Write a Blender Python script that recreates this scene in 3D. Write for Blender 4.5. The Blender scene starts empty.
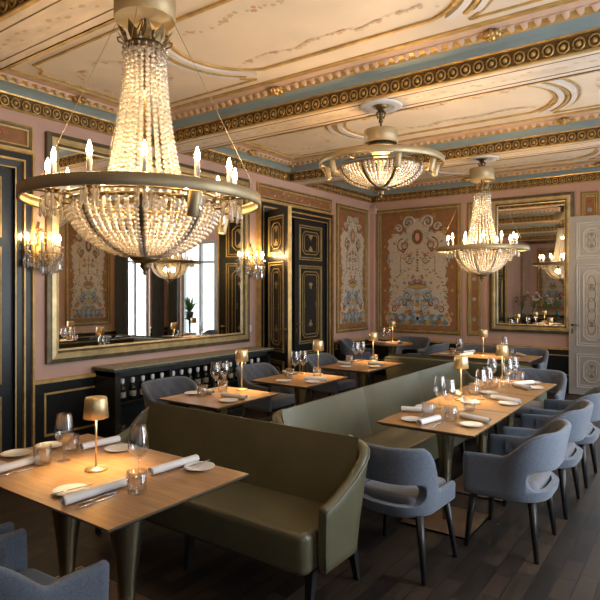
import bpy, math, random
from mathutils import Matrix, Vector
PI = math.pi
sin, cos = math.sin, math.cos
random.seed(7)
SC = bpy.context.scene
COL = SC.collection

# ------------------------------------------------------------------ materials
def new_mat(name):
    m = bpy.data.materials.new(name); m.use_nodes = True
    nt = m.node_tree; nt.nodes.clear()
    out = nt.nodes.new('ShaderNodeOutputMaterial')
    return m, nt, out

def pbr(name, col, rough=.5, metal=0., var=.0, vscale=8., bump=0., bscale=60., spec=.5, sheen=0., coat=0., stretch=None):
    m, nt, out = new_mat(name)
    b = nt.nodes.new('ShaderNodeBsdfPrincipled')
    b.inputs['Roughness'].default_value = rough
    b.inputs['Metallic'].default_value = metal
    b.inputs['Specular IOR Level'].default_value = spec
    b.inputs['Sheen Weight'].default_value = sheen
    b.inputs['Coat Weight'].default_value = coat
    b.inputs['Base Color'].default_value = (*col, 1)
    nt.links.new(b.outputs[0], out.inputs[0])
    if var or bump:
        tc = nt.nodes.new('ShaderNodeTexCoord')
        mp = nt.nodes.new('ShaderNodeMapping')
        if stretch: mp.inputs['Scale'].default_value = stretch
        nt.links.new(tc.outputs['Object'], mp.inputs[0])
    if var:
        n = nt.nodes.new('ShaderNodeTexNoise'); n.inputs['Scale'].default_value = vscale; n.inputs['Detail'].default_value = 5
        nt.links.new(mp.outputs[0], n.inputs['Vector'])
        r = nt.nodes.new('ShaderNodeValToRGB')
        r.color_ramp.elements[0].position = .3; r.color_ramp.elements[1].position = .7
        r.color_ramp.elements[0].color = (*[c * (1 - var) for c in col], 1)
        r.color_ramp.elements[1].color = (*[min(1, c * (1 + var)) for c in col], 1)
        nt.links.new(n.outputs[0], r.inputs[0]); nt.links.new(r.outputs[0], b.inputs['Base Color'])
    if bump:
        n2 = nt.nodes.new('ShaderNodeTexNoise'); n2.inputs['Scale'].default_value = bscale; n2.inputs['Detail'].default_value = 3
        nt.links.new(mp.outputs[0], n2.inputs['Vector'])
        bp = nt.nodes.new('ShaderNodeBump'); bp.inputs['Strength'].default_value = bump; bp.inputs['Distance'].default_value = .01
        nt.links.new(n2.outputs[0], bp.inputs['Height']); nt.links.new(bp.outputs[0], b.inputs['Normal'])
    return m

def emis(name, col, s):
    m, nt, out = new_mat(name)
    e = nt.nodes.new('ShaderNodeEmission'); e.inputs[0].default_value = (*col, 1); e.inputs[1].default_value = s
    nt.links.new(e.outputs[0], out.inputs[0]); return m

def thin_glass(name, base=.06, gain=.7, tint=(.97, .98, .98), rough=.02):
    m, nt, out = new_mat(name)
    t = nt.nodes.new('ShaderNodeBsdfTransparent'); t.inputs[0].default_value = (*tint, 1)
    g = nt.nodes.new('ShaderNodeBsdfGlossy'); g.inputs['Roughness'].default_value = rough
    lw = nt.nodes.new('ShaderNodeLayerWeight'); lw.inputs[0].default_value = .35
    ma = nt.nodes.new('ShaderNodeMath'); ma.operation = 'MULTIPLY_ADD'; ma.inputs[1].default_value = gain; ma.inputs[2].default_value = base
    nt.links.new(lw.outputs['Facing'], ma.inputs[0])
    mx = nt.nodes.new('ShaderNodeMixShader')
    nt.links.new(ma.outputs[0], mx.inputs[0]); nt.links.new(t.outputs[0], mx.inputs[1]); nt.links.new(g.outputs[0], mx.inputs[2])
    nt.links.new(mx.outputs[0], out.inputs[0]); return m

def crystal(name):
    m, nt, out = new_mat(name)
    t = nt.nodes.new('ShaderNodeBsdfTransparent'); t.inputs[0].default_value = (.95, .93, .9, 1)
    g = nt.nodes.new('ShaderNodeBsdfGlossy'); g.inputs['Roughness'].default_value = .06
    d = nt.nodes.new('ShaderNodeBsdfTranslucent'); d.inputs[0].default_value = (.95, .9, .82, 1)
    d2 = nt.nodes.new('ShaderNodeBsdfDiffuse'); d2.inputs[0].default_value = (.9, .86, .8, 1)
    m0 = nt.nodes.new('ShaderNodeMixShader'); m0.inputs[0].default_value = .4
    nt.links.new(d.outputs[0], m0.inputs[1]); nt.links.new(d2.outputs[0], m0.inputs[2])
    m1 = nt.nodes.new('ShaderNodeMixShader'); m1.inputs[0].default_value = .62
    nt.links.new(t.outputs[0], m1.inputs[1]); nt.links.new(g.outputs[0], m1.inputs[2])
    m2 = nt.nodes.new('ShaderNodeMixShader'); m2.inputs[0].default_value = .27
    nt.links.new(m1.outputs[0], m2.inputs[1]); nt.links.new(m0.outputs[0], m2.inputs[2])
    nt.links.new(m2.outputs[0], out.inputs[0]); return m

def wood_top(name, c1, c2, rough=.32):
    m, nt, out = new_mat(name)
    b = nt.nodes.new('ShaderNodeBsdfPrincipled'); b.inputs['Roughness'].default_value = rough
    tc = nt.nodes.new('ShaderNodeTexCoord'); mp = nt.nodes.new('ShaderNodeMapping'); mp.inputs['Scale'].default_value = (1.2, 14, 8)
    nt.links.new(tc.outputs['Object'], mp.inputs[0])
    n = nt.nodes.new('ShaderNodeTexNoise'); n.inputs['Scale'].default_value = 3; n.inputs['Detail'].default_value = 8; n.inputs['Distortion'].default_value = .6
    nt.links.new(mp.outputs[0], n.inputs['Vector'])
    r = nt.nodes.new('ShaderNodeValToRGB'); r.color_ramp.elements[0].color = (*c1, 1); r.color_ramp.elements[1].color = (*c2, 1)
    r.color_ramp.elements[0].position = .3; r.color_ramp.elements[1].position = .72
    nt.links.new(n.outputs[0], r.inputs[0]); nt.links.new(r.outputs[0], b.inputs['Base Color'])
    nt.links.new(b.outputs[0], out.inputs[0]); return m

def floor_mat():
    m, nt, out = new_mat('dark_plank_floor')
    b = nt.nodes.new('ShaderNodeBsdfPrincipled')
    tc = nt.nodes.new('ShaderNodeTexCoord'); mp = nt.nodes.new('ShaderNodeMapping'); mp.inputs['Rotation'].default_value = (0, 0, PI / 2)
    nt.links.new(tc.outputs['Object'], mp.inputs[0])
    br = nt.nodes.new('ShaderNodeTexBrick')
    br.offset = .37; br.squash = .55; br.squash_frequency = 3
    for k, v in (('Scale', 1.), ('Mortar Size', .005), ('Brick Width', .5), ('Row Height', .105), ('Bias', -.1), ('Mortar Smooth', .1)):
        br.inputs[k].default_value = v
    br.inputs['Color1'].default_value = (.014, .009, .006, 1); br.inputs['Color2'].default_value = (.060, .037, .022, 1); br.inputs['Mortar'].default_value = (.012, .009, .007, 1)
    nt.links.new(mp.outputs[0], br.inputs['Vector'])
    n = nt.nodes.new('ShaderNodeTexNoise'); n.inputs['Scale'].default_value = 5; n.inputs['Detail'].default_value = 8
    mp2 = nt.nodes.new('ShaderNodeMapping'); mp2.inputs['Scale'].default_value = (6, .8, 1)
    nt.links.new(tc.outputs['Object'], mp2.inputs[0]); nt.links.new(mp2.outputs[0], n.inputs['Vector'])
    mx = nt.nodes.new('ShaderNodeMix'); mx.data_type = 'RGBA'; mx.blend_type = 'MULTIPLY'; mx.inputs[0].default_value = .8
    r = nt.nodes.new('ShaderNodeValToRGB'); r.color_ramp.elements[0].position = .25; r.color_ramp.elements[1].position = .75
    r.color_ramp.elements[0].color = (.45, .42, .4, 1); r.color_ramp.elements[1].color = (1.35, 1.3, 1.25, 1)
    nt.links.new(n.outputs[0], r.inputs[0])
    nt.links.new(br.outputs[0], mx.inputs[6]); nt.links.new(r.outputs[0], mx.inputs[7]); nt.links.new(mx.outputs[2], b.inputs['Base Color'])
    r2 = nt.nodes.new('ShaderNodeMapRange'); r2.inputs[3].default_value = .42; r2.inputs[4].default_value = .65
    nt.links.new(n.outputs[0], r2.inputs[0]); nt.links.new(r2.outputs[0], b.inputs['Roughness'])
    bp = nt.nodes.new('ShaderNodeBump'); bp.inputs['Strength'].default_value = .4; bp.inputs['Distance'].default_value = .004; bp.invert = True
    nt.links.new(br.outputs['Fac'], bp.inputs['Height']); nt.links.new(bp.outputs[0], b.inputs['Normal'])
    nt.links.new(b.outputs[0], out.inputs[0]); return m

M = dict(
    floor=floor_mat(),
    pink=pbr('pink_wall_paint', (.56, .365, .295), .6, var=.06, vscale=2.5),
    cream=pbr('cream_ceiling_paint', (.80, .67, .52), .55, var=.09, vscale=1.6),
    soffit=pbr('marbled_soffit_paint', (.78, .64, .50), .5, var=.14, vscale=3.5, stretch=(1, 3, 1)),
    pale=pbr('pale_plaster', (.74, .68, .62), .5),
    rose=pbr('rosy_plaster', (.66, .46, .34), .55, var=.08),
    blue=pbr('grey_blue_paint', (.235, .305, .315), .55, var=.1, vscale=3),
    gold=pbr('old_gilding', (.56, .37, .14), .42, .8, var=.3, vscale=14),
    goldp=pbr('gold_paint', (.56, .37, .13), .45, .35, var=.25, vscale=10),
    bronze=pbr('dark_gilding', (.17, .11, .045), .5, .5, var=.35, vscale=20),
    doorgold=pbr('door_gilding', (.36, .265, .11), .45, .35, var=.25, vscale=10),
    black=pbr('black_lacquer', (.010, .012, .013), .33, var=.3, vscale=5, spec=.5),
    frame=pbr('mirror_frame_gold', (.58, .46, .24), .42, .55, var=.25, vscale=9),
    framed=pbr('mirror_frame_dark', (.14, .11, .065), .45, .4, var=.3, vscale=9),
    mirror=pbr('mirror_silver', (.86, .86, .83), .015, 1.),
    greywhite=pbr('grey_white_door_paint', (.41, .40, .385), .45, var=.05),
    greylite=pbr('light_door_moulding', (.58, .565, .54), .45),
    greypanel=pbr('door_panel_paint', (.50, .475, .43), .5, var=.06),
    greyline=pbr('door_ornament', (.27, .24, .20), .5),
    leather=pbr('green_leather', (.106, .097, .054), .33, var=.12, vscale=4, bump=.12, bscale=160, spec=.5),
    piping=pbr('leather_piping', (.12, .12, .085), .4),
    fabric=pbr('blue_grey_fabric', (.098, .117, .155), .85, var=.25, vscale=120, bump=.3, bscale=350, sheen=.3),
    fabricd=pbr('quilted_fabric', (.085, .097, .12), .85, var=.2, vscale=120, bump=.2, bscale=350, sheen=.3),
    fabrics=pbr('seat_fabric', (.135, .135, .15), .85, var=.2, vscale=120, bump=.25, bscale=350, sheen=.3),
    legwood=pbr('black_stained_wood', (.012, .012, .013), .4),
    top=wood_top('oak_table_top', (.33, .17, .062), (.50, .285, .115)),
    edge=pbr('dark_table_edge', (.10, .065, .04), .4),
    brass=pbr('brushed_bronze', (.50, .455, .30), .27, 1., var=.1, vscale=6, stretch=(1, 1, .1)),
    plate_wood=pbr('base_plate_brown', (.16, .085, .045), .4, var=.15),
    steel=pbr('steel_edge', (.45, .42, .36), .3, 1.),
    lampgold=pbr('lamp_gold', (.78, .60, .32), .42, .85, var=.12, vscale=40),
    cloth=pbr('white_napkin', (.80, .79, .80), .8, bump=.1, bscale=200),
    china=pbr('white_china', (.80, .78, .75), .22),
    silver=pbr('cutlery_steel', (.62, .60, .57), .2, 1.),
    glass=thin_glass('drinking_glass', .05, .75, (.985, .99, .99)),
    pane=thin_glass('window_glass', .04, .3),
    crystal=crystal('crystal_beads'),
    bulb=emis('candle_bulb_glow', (1., .66, .30), 230.),
    spotlens=emis('spot_lens_glow', (1., .75, .45), 40.),
    led=emis('lamp_led_glow', (1., .70, .38), 20.),
    candle=pbr('white_candle_sleeve', (.52, .50, .50), .5),
    ringgold=pbr('satin_gold_ring', (.47, .37, .215), .48, .6, var=.08),
    antique=pbr('antique_brass', (.20, .14, .065), .4, .9, var=.2, vscale=20),
    wire=pbr('thin_wire', (.45, .38, .28), .4, .5),
    cabinet=pbr('black_cabinet_wood', (.018, .02, .019), .4, var=.25, vscale=6),
    marble=pbr('dark_green_marble', (.06, .075, .068), .2, var=.5, vscale=9),
    marbleedge=pbr('pale_chipped_edge', (.34, .30, .22), .5, var=.3, vscale=20),
    bottle=pbr('dark_bottle_glass', (.008, .012, .008), .08),
    cap=pbr('white_foil_cap', (.88, .88, .88), .4),
    lab=pbr('bottle_label', (.35, .34, .31), .6),
    t_cream=pbr('tapestry_cream', (.54, .46, .36), .75, var=.07, vscale=18, bump=.1, bscale=200),
    t_orange=pbr('tapestry_orange', (.30, .135, .055), .7, var=.14, vscale=12),
    t_red=pbr('tapestry_red', (.30, .085, .05), .75, var=.2, vscale=30),
    t_blue=pbr('tapestry_blue', (.15, .22, .27), .75, var=.25, vscale=30),
    t_pale=pbr('tapestry_pale_blue', (.34, .40, .43), .75, var=.15, vscale=30),
    t_green=pbr('tapestry_green', (.17, .17, .075), .75, var=.25, vscale=30),
    t_ochre=pbr('tapestry_ochre', (.46, .30, .10), .75, var=.2, vscale=30),
    t_brown=pbr('tapestry_brown', (.12, .065, .03), .75),
    t_pink=pbr('tapestry_pink', (.60, .34, .25), .75),
    c_leaf=pbr('faded_garland_leaf', (.62, .50, .30), .6),
    c_rose=pbr('faded_garland_rose', (.66, .38, .26), .6),
    frame2=pbr('panel_frame_olive', (.27, .205, .09), .45, .35, var=.25, vscale=9),
    curtain=pbr('grey_curtain', (.07, .075, .075), .85, var=.15, vscale=5),
    white=pbr('white_plastic', (.75, .74, .72), .4),
    leaf=pbr('plant_green', (.07, .20, .035), .5, var=.3),
    pot=pbr('green_vase', (.05, .13, .11), .2),
    petalw=pbr('white_petals', (.75, .72, .70), .6),
    petalr=pbr('dark_red_petals', (.40, .06, .08), .6),
    stone=pbr('console_wood', (.14, .08, .04), .35),
)

# ------------------------------------------------------------------ mesh builder
class MB:
    def __init__(s): s.v = []; s.f = []; s.m = []; s.s = []
    def add(s, vs, fs, mat=0, sm=False, X=None):
        o = len(s.v)
        if X is not None: vs = [tuple(X @ Vector(p)) for p in vs]
        s.v.extend(vs)
        for f in fs: s.f.append(tuple(o + i for i in f)); s.m.append(mat); s.s.append(sm)
    def box(s, x0, y0, z0, x1, y1, z1, mat=0, X=None):
        if x0 > x1: x0, x1 = x1, x0
        if y0 > y1: y0, y1 = y1, y0
        if z0 > z1: z0, z1 = z1, z0
        vs = [(x0,y0,z0),(x1,y0,z0),(x1,y1,z0),(x0,y1,z0),(x0,y0,z1),(x1,y0,z1),(x1,y1,z1),(x0,y1,z1)]
        s.add(vs, [(0,3,2,1),(4,5,6,7),(0,1,5,4),(1,2,6,5),(2,3,7,6),(3,0,4,7)], mat, False, X)
    def rbox(s, x0, y0, z0, x1, y1, z1, r, mat=0, X=None, n=4, puff=0.):
        """box with rounded vertical and horizontal edges"""
        prof = []
        for k in range(n + 1):
            a = PI / 2 * k / n; prof.append((r * (1 - sin(a)), z0 + r * (1 - cos(a))))
        for k in range(n + 1):
            a = PI / 2 * k / n; prof.append((r * (1 - cos(a)), z1 - r * (1 - sin(a))))
        rc = r * 1.6; loops = []
        for ins, z in prof:
            L = []
            for cx, cy, a0 in ((x1 - rc, y1 - rc, 0), (x0 + rc, y1 - rc, PI/2), (x0 + rc, y0 + rc, PI), (x1 - rc, y0 + rc, 1.5*PI)):
                for k in range(n + 1):
                    a = a0 + PI/2*k/n; L.append((cx + (rc - ins) * cos(a), cy + (rc - ins) * sin(a), z))
            loops.append(L)
        N = len(loops[0]); vs = [p for L in loops for p in L]
        fs = [(i*N+j, i*N+(j+1)%N, (i+1)*N+(j+1)%N, (i+1)*N+j) for i in range(len(loops)-1) for j in range(N)]
        fs.append(tuple(range(N - 1, -1, -1)))
        c = len(vs); top = (len(loops)-1)*N
        vs.append(((x0+x1)/2, (y0+y1)/2, z1 + puff))
        fs += [(top + j, top + (j+1) % N, c) for j in range(N)]
        s.add(vs, fs, mat, True, X)
    def lathe(s, prof, n=16, mat=0, X=None, sm=True, c=(0,0,0)):
        vs = []; fs = []; rings = []
        for r, z in prof:
            if r < 1e-6: rings.append([len(vs)]); vs.append((c[0], c[1], c[2] + z))
            else:
                rings.append(list(range(len(vs), len(vs) + n)))
                vs += [(c[0] + r*cos(2*PI*k/n), c[1] + r*sin(2*PI*k/n), c[2] + z) for k in range(n)]
        for a, b in zip(rings, rings[1:]):
            for k in range(n):
                q = (k + 1) % n
                if len(a) == 1 and len(b) == 1: continue
                if len(a) == 1: fs.append((a[0], b[q], b[k]))
                elif len(b) == 1: fs.append((a[k], a[q], b[0]))
                else: fs.append((a[k], a[q], b[q], b[k]))
        s.add(vs, fs, mat, sm, X)
    def tube(s, pts, r=.01, n=6, mat=0, closed=False, X=None, flat=None):
        P = [Vector(p) for p in pts]; N = len(P); vs = []; fs = []
        up = Vector((0, 0, 1)); prev = None
        for i, p in enumerate(P):
            if closed: t = P[(i+1) % N] - P[i-1]
            else: t = P[min(i+1, N-1)] - P[max(i-1, 0)]
            if t.length < 1e-9: t = Vector((0, 0, 1))
            t.normalize()
            if prev is None:
                a = up if abs(t.z) < .95 else Vector((1, 0, 0)); u = (a - t * a.dot(t)).normalized()
            else: u = (prev - t * prev.dot(t)).normalized()
            prev = u; w = t.cross(u); rr = r[i] if isinstance(r, (list, tuple)) else r
            for k in range(n):
                d = u * (rr*cos(2*PI*k/n)) + w * (rr*sin(2*PI*k/n))
                if flat: d = Vector((d.x*flat[0], d.y*flat[1], d.z*flat[2]))
                vs.append(tuple(p + d))
        R = N if closed else N - 1
        for i in range(R):
            j = (i + 1) % N
            fs += [(i*n+k, i*n+(k+1)%n, j*n+(k+1)%n, j*n+k) for k in range(n)]
        if not closed: fs += [tuple(range(n-1, -1, -1)), tuple(range((N-1)*n, N*n))]
        s.add(vs, fs, mat, True, X)
    def poly(s, pts, mat=0, X=None): s.add(list(pts), [tuple(range(len(pts)))], mat, False, X)
    def grid(s, rows, mat=0, sm=True, cu=False, X=None):
        nv = len(rows[0]); vs = [p for r in rows for p in r]; fs = []
        for i in range(len(rows) - 1):
            for j in range(nv if cu else nv - 1):
                k = (j + 1) % nv; fs.append((i*nv+j, i*nv+k, (i+1)*nv+k, (i+1)*nv+j))
        s.add(vs, fs, mat, sm, X)
    def ball(s, c, r, n=6, m=4, mat=0, sz=1., sm=True):
        s.lathe([(r*sin(PI*k/m), -r*sz*cos(PI*k/m)) for k in range(m+1)], n, mat, None, sm, c)
    def build(s, name, mats, parent=None, loc=(0,0,0), rot=(0,0,0)):
        me = bpy.data.meshes.new(name); me.from_pydata(s.v, [], s.f)
        if not isinstance(mats, (list, tuple)): mats = [mats]
        for m in mats: me.materials.append(M[m])
        me.polygons.foreach_set('material_index', s.m); me.polygons.foreach_set('use_smooth', s.s); me.update()
        o = bpy.data.objects.new(name, me); COL.objects.link(o)
        o.location = loc; o.rotation_euler = rot
        if parent: o.parent = parent
        return o

def thing(name, label, cat, loc=(0,0,0), rz=0., group=None):
    o = bpy.data.objects.new(name, None); COL.objects.link(o); o.empty_display_size = .1
    o.location = loc; o.rotation_euler = (0, 0, rz)
    return tag(o, label, cat, group)
def tag(o, label, cat, group=None):
    o['label'] = label; o['category'] = cat
    if group: o['group'] = group
    return o
def struct(o): o['kind'] = 'structure'; return o
def dup(root, label, loc, rz=None, group=None, scale=None):
    r = root.copy(); COL.objects.link(r); r.location = loc
    if rz is not None: r.rotation_euler = (0, 0, rz)
    if scale: r.scale = scale
    r['label'] = label
    if group: r['group'] = group
    def kids(a, b):
        for ch in list(a.children):
            c = ch.copy(); COL.objects.link(c); c.parent = b; kids(ch, c)
    kids(root, r)
    return r
def inst(o, parent, loc, rot=(0,0,0), scale=None):
    """another copy of a part (shared mesh)"""
    c = o.copy(); COL.objects.link(c); c.parent = parent; c.location = loc; c.rotation_euler = rot
    if scale: c.scale = scale
    for ch in o.children:
        d = ch.copy(); COL.objects.link(d); d.parent = c
    return c
def light(kind, name, loc, power, col, parent=None, size=.05, rot=(0,0,0), spot=None, size_y=None):
    L = bpy.data.lights.new(name, kind); L.energy = power; L.color = col
    if kind == 'AREA':
        L.shape = 'RECTANGLE'; L.size = size; L.size_y = size_y
    else: L.shadow_soft_size = size
    if spot: L.spot_size = spot; L.spot_blend = .5
    o = bpy.data.objects.new(name, L); COL.objects.link(o); o.location = loc; o.rotation_euler = rot
    if parent: o.parent = parent
    return o
WARM = (1., .62, .28)

# ------------------------------------------------------------------ room
W, Y0, D, HC, HS = 6.1, -2.6, 10.06, 3.68, 3.42
b = MB(); b.box(-.3, Y0-.3, -.1, W+.3, D+.3, 0); struct(b.build('floor', 'floor'))
DO1, DO2 = (.93, 2.83), (6.65, 8.35)        # the two black double doors of the left wall
b = MB()
for y0, y1, z0 in ((Y0-.2, DO1[0], 0), (DO1[0], DO1[1], 2.88), (DO1[1], DO2[0], 0), (DO2[0], DO2[1], 2.88), (DO2[1], D+.2, 0)):
    b.box(-.2, y0, z0, 0, y1, HC+.1)
struct(b.build('wall_left', 'pink'))
OPN = (4.32, 5.6)
b = MB(); b.box(0, D, 0, OPN[0], D+.2, HC+.1); b.box(OPN[1], D, 0, W, D+.2, HC+.1); b.box(OPN[0], D, 2.9, OPN[1], D+.2, HC+.1)
struct(b.build('wall_back', 'pink'))
WIN = [(-1.9, -.8), (.3, 1.6), (3.0, 4.3), (5.35, 6.5), (8.72, 9.5)]
b = MB(); y = Y0 - .2
for w0, w1 in WIN:
    b.box(W, y, 0, W+.2, w0, HC+.1); b.box(W, w0, 0, W+.2, w1, .35); b.box(W, w0, 3.05, W+.2, w1, HC+.1); y = w1
b.box(W, y, 0, W+.2, D+.2, HC+.1); struct(b.build('wall_right', 'pink'))
b = MB(); b.box(0, Y0-.2, 0, W, Y0, HC+.1); struct(b.build('wall_front', 'pink'))
BEAMS = [(-.9, -.5), (1.85, 2.25), (4.58, 5.0), (7.3, 7.7)]
b = MB(); b.box(-.2, Y0-.2, HC, W+.2, D+.2, HC+.12)
for y0, y1 in BEAMS:
    b.box(0, y0, HS, W, y1, HC, 1)
struct(b.build('ceiling', ['cream', 'soffit']))
# black backs of the doorways
for i, (y0, y1) in enumerate((DO1, DO2)):
    b = MB(); b.box(-.3, y0-.05, 0, -.2, y1+.05, 2.95)
    struct(b.build('trim_%d' % (i+1), 'black'))

COMP = [(Y0, -.9), (-.5, 1.85), (2.25, 4.58), (5.0, 7.3), (7.7, D)]
def rect(x0, y0, x1, y1, s, z): return [(x0+s, y0+s, z), (x1-s, y0+s, z), (x1-s, y1-s, z), (x0+s, y1-s, z)]
PROF = [(0, 3.412, 3), (.03, 3.412, 3), (.036, 3.416, 0), (.035, 3.424, 0), (.03, 3.428, 1), (.03, 3.535, 0), (.055, 3.54, 0), (.06, 3.555, 2),
        (.075, 3.575, 2), (.10, 3.597, 2), (.13, 3.612, 2), (.155, 3.618, 3), (.165, 3.64, 3), (.205, 3.655, 4), (.21, 3.667, 4), (.30, 3.67, 3), (.32, 3.68, 3)]
ntrim = 3
for ci, (y0, y1) in enumerate(COMP):
    b = MB()
    loops = [rect(0, y0, W, y1, s_, z) for s_, z, m_ in PROF]
    for k in range(len(PROF) - 1):
        a, c = loops[k], loops[k+1]
        for i in range(4):
            j = (i + 1) % 4
            b.add([a[i], a[j], c[j], c[i]], [(0, 1, 2, 3)], PROF[k][2])
    # beam edges need the lower fillet to sit round the beam's lower corner
    struct(b.build('trim_%d' % ntrim, ['gold', 'bronze', 'blue', 'goldp', 'rose'])); ntrim += 1
    # running ring ornament and the egg-like leaf ornament
    b = MB(); sides = [((0, y0), (0, 1), y1-y0, (1, 0)), ((W, y0), (0, 1), y1-y0, (-1, 0)), ((0, y0), (1, 0), W, (0, 1)), ((0, y1), (1, 0), W, (0, -1))]
    for (ox, oy), (tx, ty), L, (nx, ny) in sides:
        n = int(L / .105)
        if ci == 0: continue
        for k in range(n):
            t = (k + .5) * L / n
            if t < .07 or t > L - .07: continue
            X = Matrix(((tx, nx, 0, ox + tx*t + nx*.034), (ty, ny, 0, oy + ty*t + ny*.034), (0, 0, 1, 3.477), (0, 0, 0, 1)))
            ring = [(.040*cos(2*PI*q/10), .004, .046*sin(2*PI*q/10)) for q in range(10)]
            b.tube(ring, .0085, 4, 0, True, X)
            b.ball(tuple(X @ Vector((0, .002, 0))), .021, 6, 4, 1)
        n = int(L / .095)
        for k in range(n):
            t = (k + .5) * L / n
            if t < .2 or t > L - .2: continue
            X = Matrix(((tx, nx, 0, ox + tx*t + nx*.17), (ty, ny, 0, oy + ty*t + ny*.17), (0, 0, 1, 3.632), (0, 0, 0, 1)))
            b.add([(-.03, .045, .028), (-.02, .0, 0), (.02, .0, 0), (.03, .045, .028), (0, .02, -.022), (0, -.012, -.006)],
                  [(0, 1, 4), (1, 5, 4), (5, 2, 4), (2, 3, 4), (3, 0, 4)], 2, True, X)
    if ci: struct(b.build('trim_%d' % ntrim, ['gold', 'goldp', 'rose'])); ntrim += 1
    # raised gold lines and plaster arcs of the ceiling field
    if ci in (1, 2, 3, 4):
        b = MB(); yc = (y0 + y1) / 2; h = (y1 - y0) / 2; zc = HC
        def line(pts, w, closed, mat, th=.012):
            N = len(pts); L = []
            for i in range(N):
                if closed: t = Vector(pts[(i+1) % N]) - Vector(pts[i-1])
                else: t = Vector(pts[min(i+1, N-1)]) - Vector(pts[max(i-1, 0)])
                t.normalize(); nn = Vector((-t.y, t.x)); p = Vector(pts[i])
                L.append((p - nn*w/2, p + nn*w/2))
            rows = [[(a.x, a.y, zc+.002), (a.x, a.y, zc-th), (c.x, c.y, zc-th), (c.x, c.y, zc+.002)] for a, c in L]
            if closed: rows.append(rows[0])
            b.grid(rows, mat, False)
        def arc(cx, cy, r, a0, a1, n=24): return [(cx + r*cos(a0+(a1-a0)*k/n), cy + r*sin(a0+(a1-a0)*k/n)) for k in range(n+1)]
        line([(.35, y0+.35), (W-.35, y0+.35), (W-.35, y1-.35), (.35, y1-.35)], .022, True, 0)
        cx0 = 3.0; hh = h - .62; half = .74
        r0 = .58; off = .6; aa = math.asin(min(1, hh / r0)) if hh < r0 else PI/2
        st = cx0 - off - r0*cos(aa)
        pts = arc(cx0+off, yc, r0, -aa, aa) + arc(cx0-off, yc, r0, PI-aa, PI+aa)
        pts = [(cx0+half+.05, yc-hh)] + pts[:25] + [(cx0+half+.05, yc+hh), (cx0-half-.05, yc+hh)] + pts[25:] + [(cx0-half-.05, yc-hh)]
        line(pts, .026, True, 0, .018)
        for r1, w_, mt in ((.645, .055, 1), (.71, .03, 0), (.765, .05, 1)):
            for sg in (-1, 1):
                a1 = math.asin(min(1., (hh + .02) / r1)) if hh + .02 < r1 else PI/2
                line(arc(cx0 + sg*off, yc, r1, (-a1 if sg > 0 else PI-a1), (a1 if sg > 0 else PI+a1)), w_, False, mt, .03)
        for sg in (-1, 1):                       # side panels with hollow corners
            xa = .44; ya, yb = y0+.46, y1-.46; q = .14; r1 = .82; dy = (yb-ya)/2
            a1 = math.asin(min(1., dy / r1)) if dy < r1 else PI/2
            P = arc(xa, ya, q, 0, PI/2, 6)[::-1]
            P = [(xa, ya+q+.04)] + P + [(xa+q+.04, ya)]
            P += [(cx0 - off - r1*cos(a1) - .02, ya)] + arc(cx0-off, yc, r1, PI+a1, PI-a1, 20)
            Q = arc(xa, yb, q, -PI/2, 0, 6)
            P += [(cx0 - off - r1*cos(a1) - .02, yb), (xa+q+.04, yb)] + Q[::-1] + [(xa, yb-q-.04)]
            if sg > 0: P = [(2*cx0 - x_, y_) for x_, y_ in P][::-1]
            line(P, .02, True, 0)
        # painted garlands
        def blob(x_, y_, r_, mat, seed):
            rr = random.Random(seed); n = 7; zb_[0] += .00006; zq = zc - .001 - zb_[0] % .012
            b.poly([(x_ + r_*(.6+.6*rr.random())*cos(2*PI*k/n), y_ + r_*(.6+.6*rr.random())*sin(2*PI*k/n), zq) for k in range(n)][::-1], mat)
        rr = random.Random(ci); zb_ = [0.]
        for sgy in (-1, 1):
            for k in range(60):
                t = (k + .5) / 60; x_ = cx0 - .95 + 1.9*t; y_ = yc + sgy*(hh - .16 - .08*abs(sin(t*PI*3)))
                if rr.random() < .75: blob(x_ + rr.uniform(-.02, .02), y_ + rr.uniform(-.02, .02), rr.uniform(.012, .026), 2, rr.random())
                if k % 10 == 4:
                    for q in range(3): blob(x_ + rr.uniform(-.03, .03), y_ + rr.uniform(-.03, .03), .02, 3, rr.random())
        for sg in (-1, 1):
            for k in range(46):
                a = PI*2*k/46; x_ = (cx0 + sg*2.02) + .42*cos(a); y_ = yc + .42*(hh/.56)*sin(a)
                if rr.random() < .6: blob(x_ + rr.uniform(-.03, .03), y_ + rr.uniform(-.03, .03), rr.uniform(.012, .026), 2, rr.random())
                if k % 9 == 4: blob(x_, y_, .028, 3, rr.random())
        struct(b.build('trim_%d' % ntrim, ['goldp', 'pale', 'c_leaf', 'c_rose'])); ntrim += 1
        # corner and mid-side leaf bosses
        b = MB()
        for x_, y_ in ((.18, y0+.18), (W-.18, y0+.18), (.18, y1-.18), (W-.18, y1-.18), (2.0, y1-.19), (4.1, y1-.19), (.19, yc), (W-.19, yc)):
            for k in range(9):
                a = 2*PI*k/9; b.ball((x_ + .05*cos(a), y_ + .05*sin(a), 3.635), .028, 6, 4, 0)
            b.ball((x_, y_, 3.62), .035, 8, 5, 0)
        struct(b.build('trim_%d' % ntrim, 'gold')); ntrim += 1
# painted sprays and thin borders on the beam soffits, small gold fillets along their lower edges
b = MB(); rr = random.Random(3)
for y0, y1 in BEAMS:
    for yy in (y0+.075, y1-.075): b.box(0, yy-.004, HS-.003, W, yy+.004, HS, 1)
    for k in range(70):
        x_ = .15 + k*.083 + rr.uniform(-.02, .02); y_ = (y0+y1)/2 + rr.uniform(-.05, .05); r_ = rr.uniform(.012, .03); n = 6
        b.poly([(x_ + r_*1.5*(.5+.6*rr.random())*cos(2*PI*q/n), y_ + r_*(.5+.6*rr.random())*sin(2*PI*q/n), HS-.0015) for q in range(n)][::-1], 2)
struct(b.build('trim_%d' % ntrim, ['gold', 'bronze', 'c_leaf'])); ntrim += 1

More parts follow.
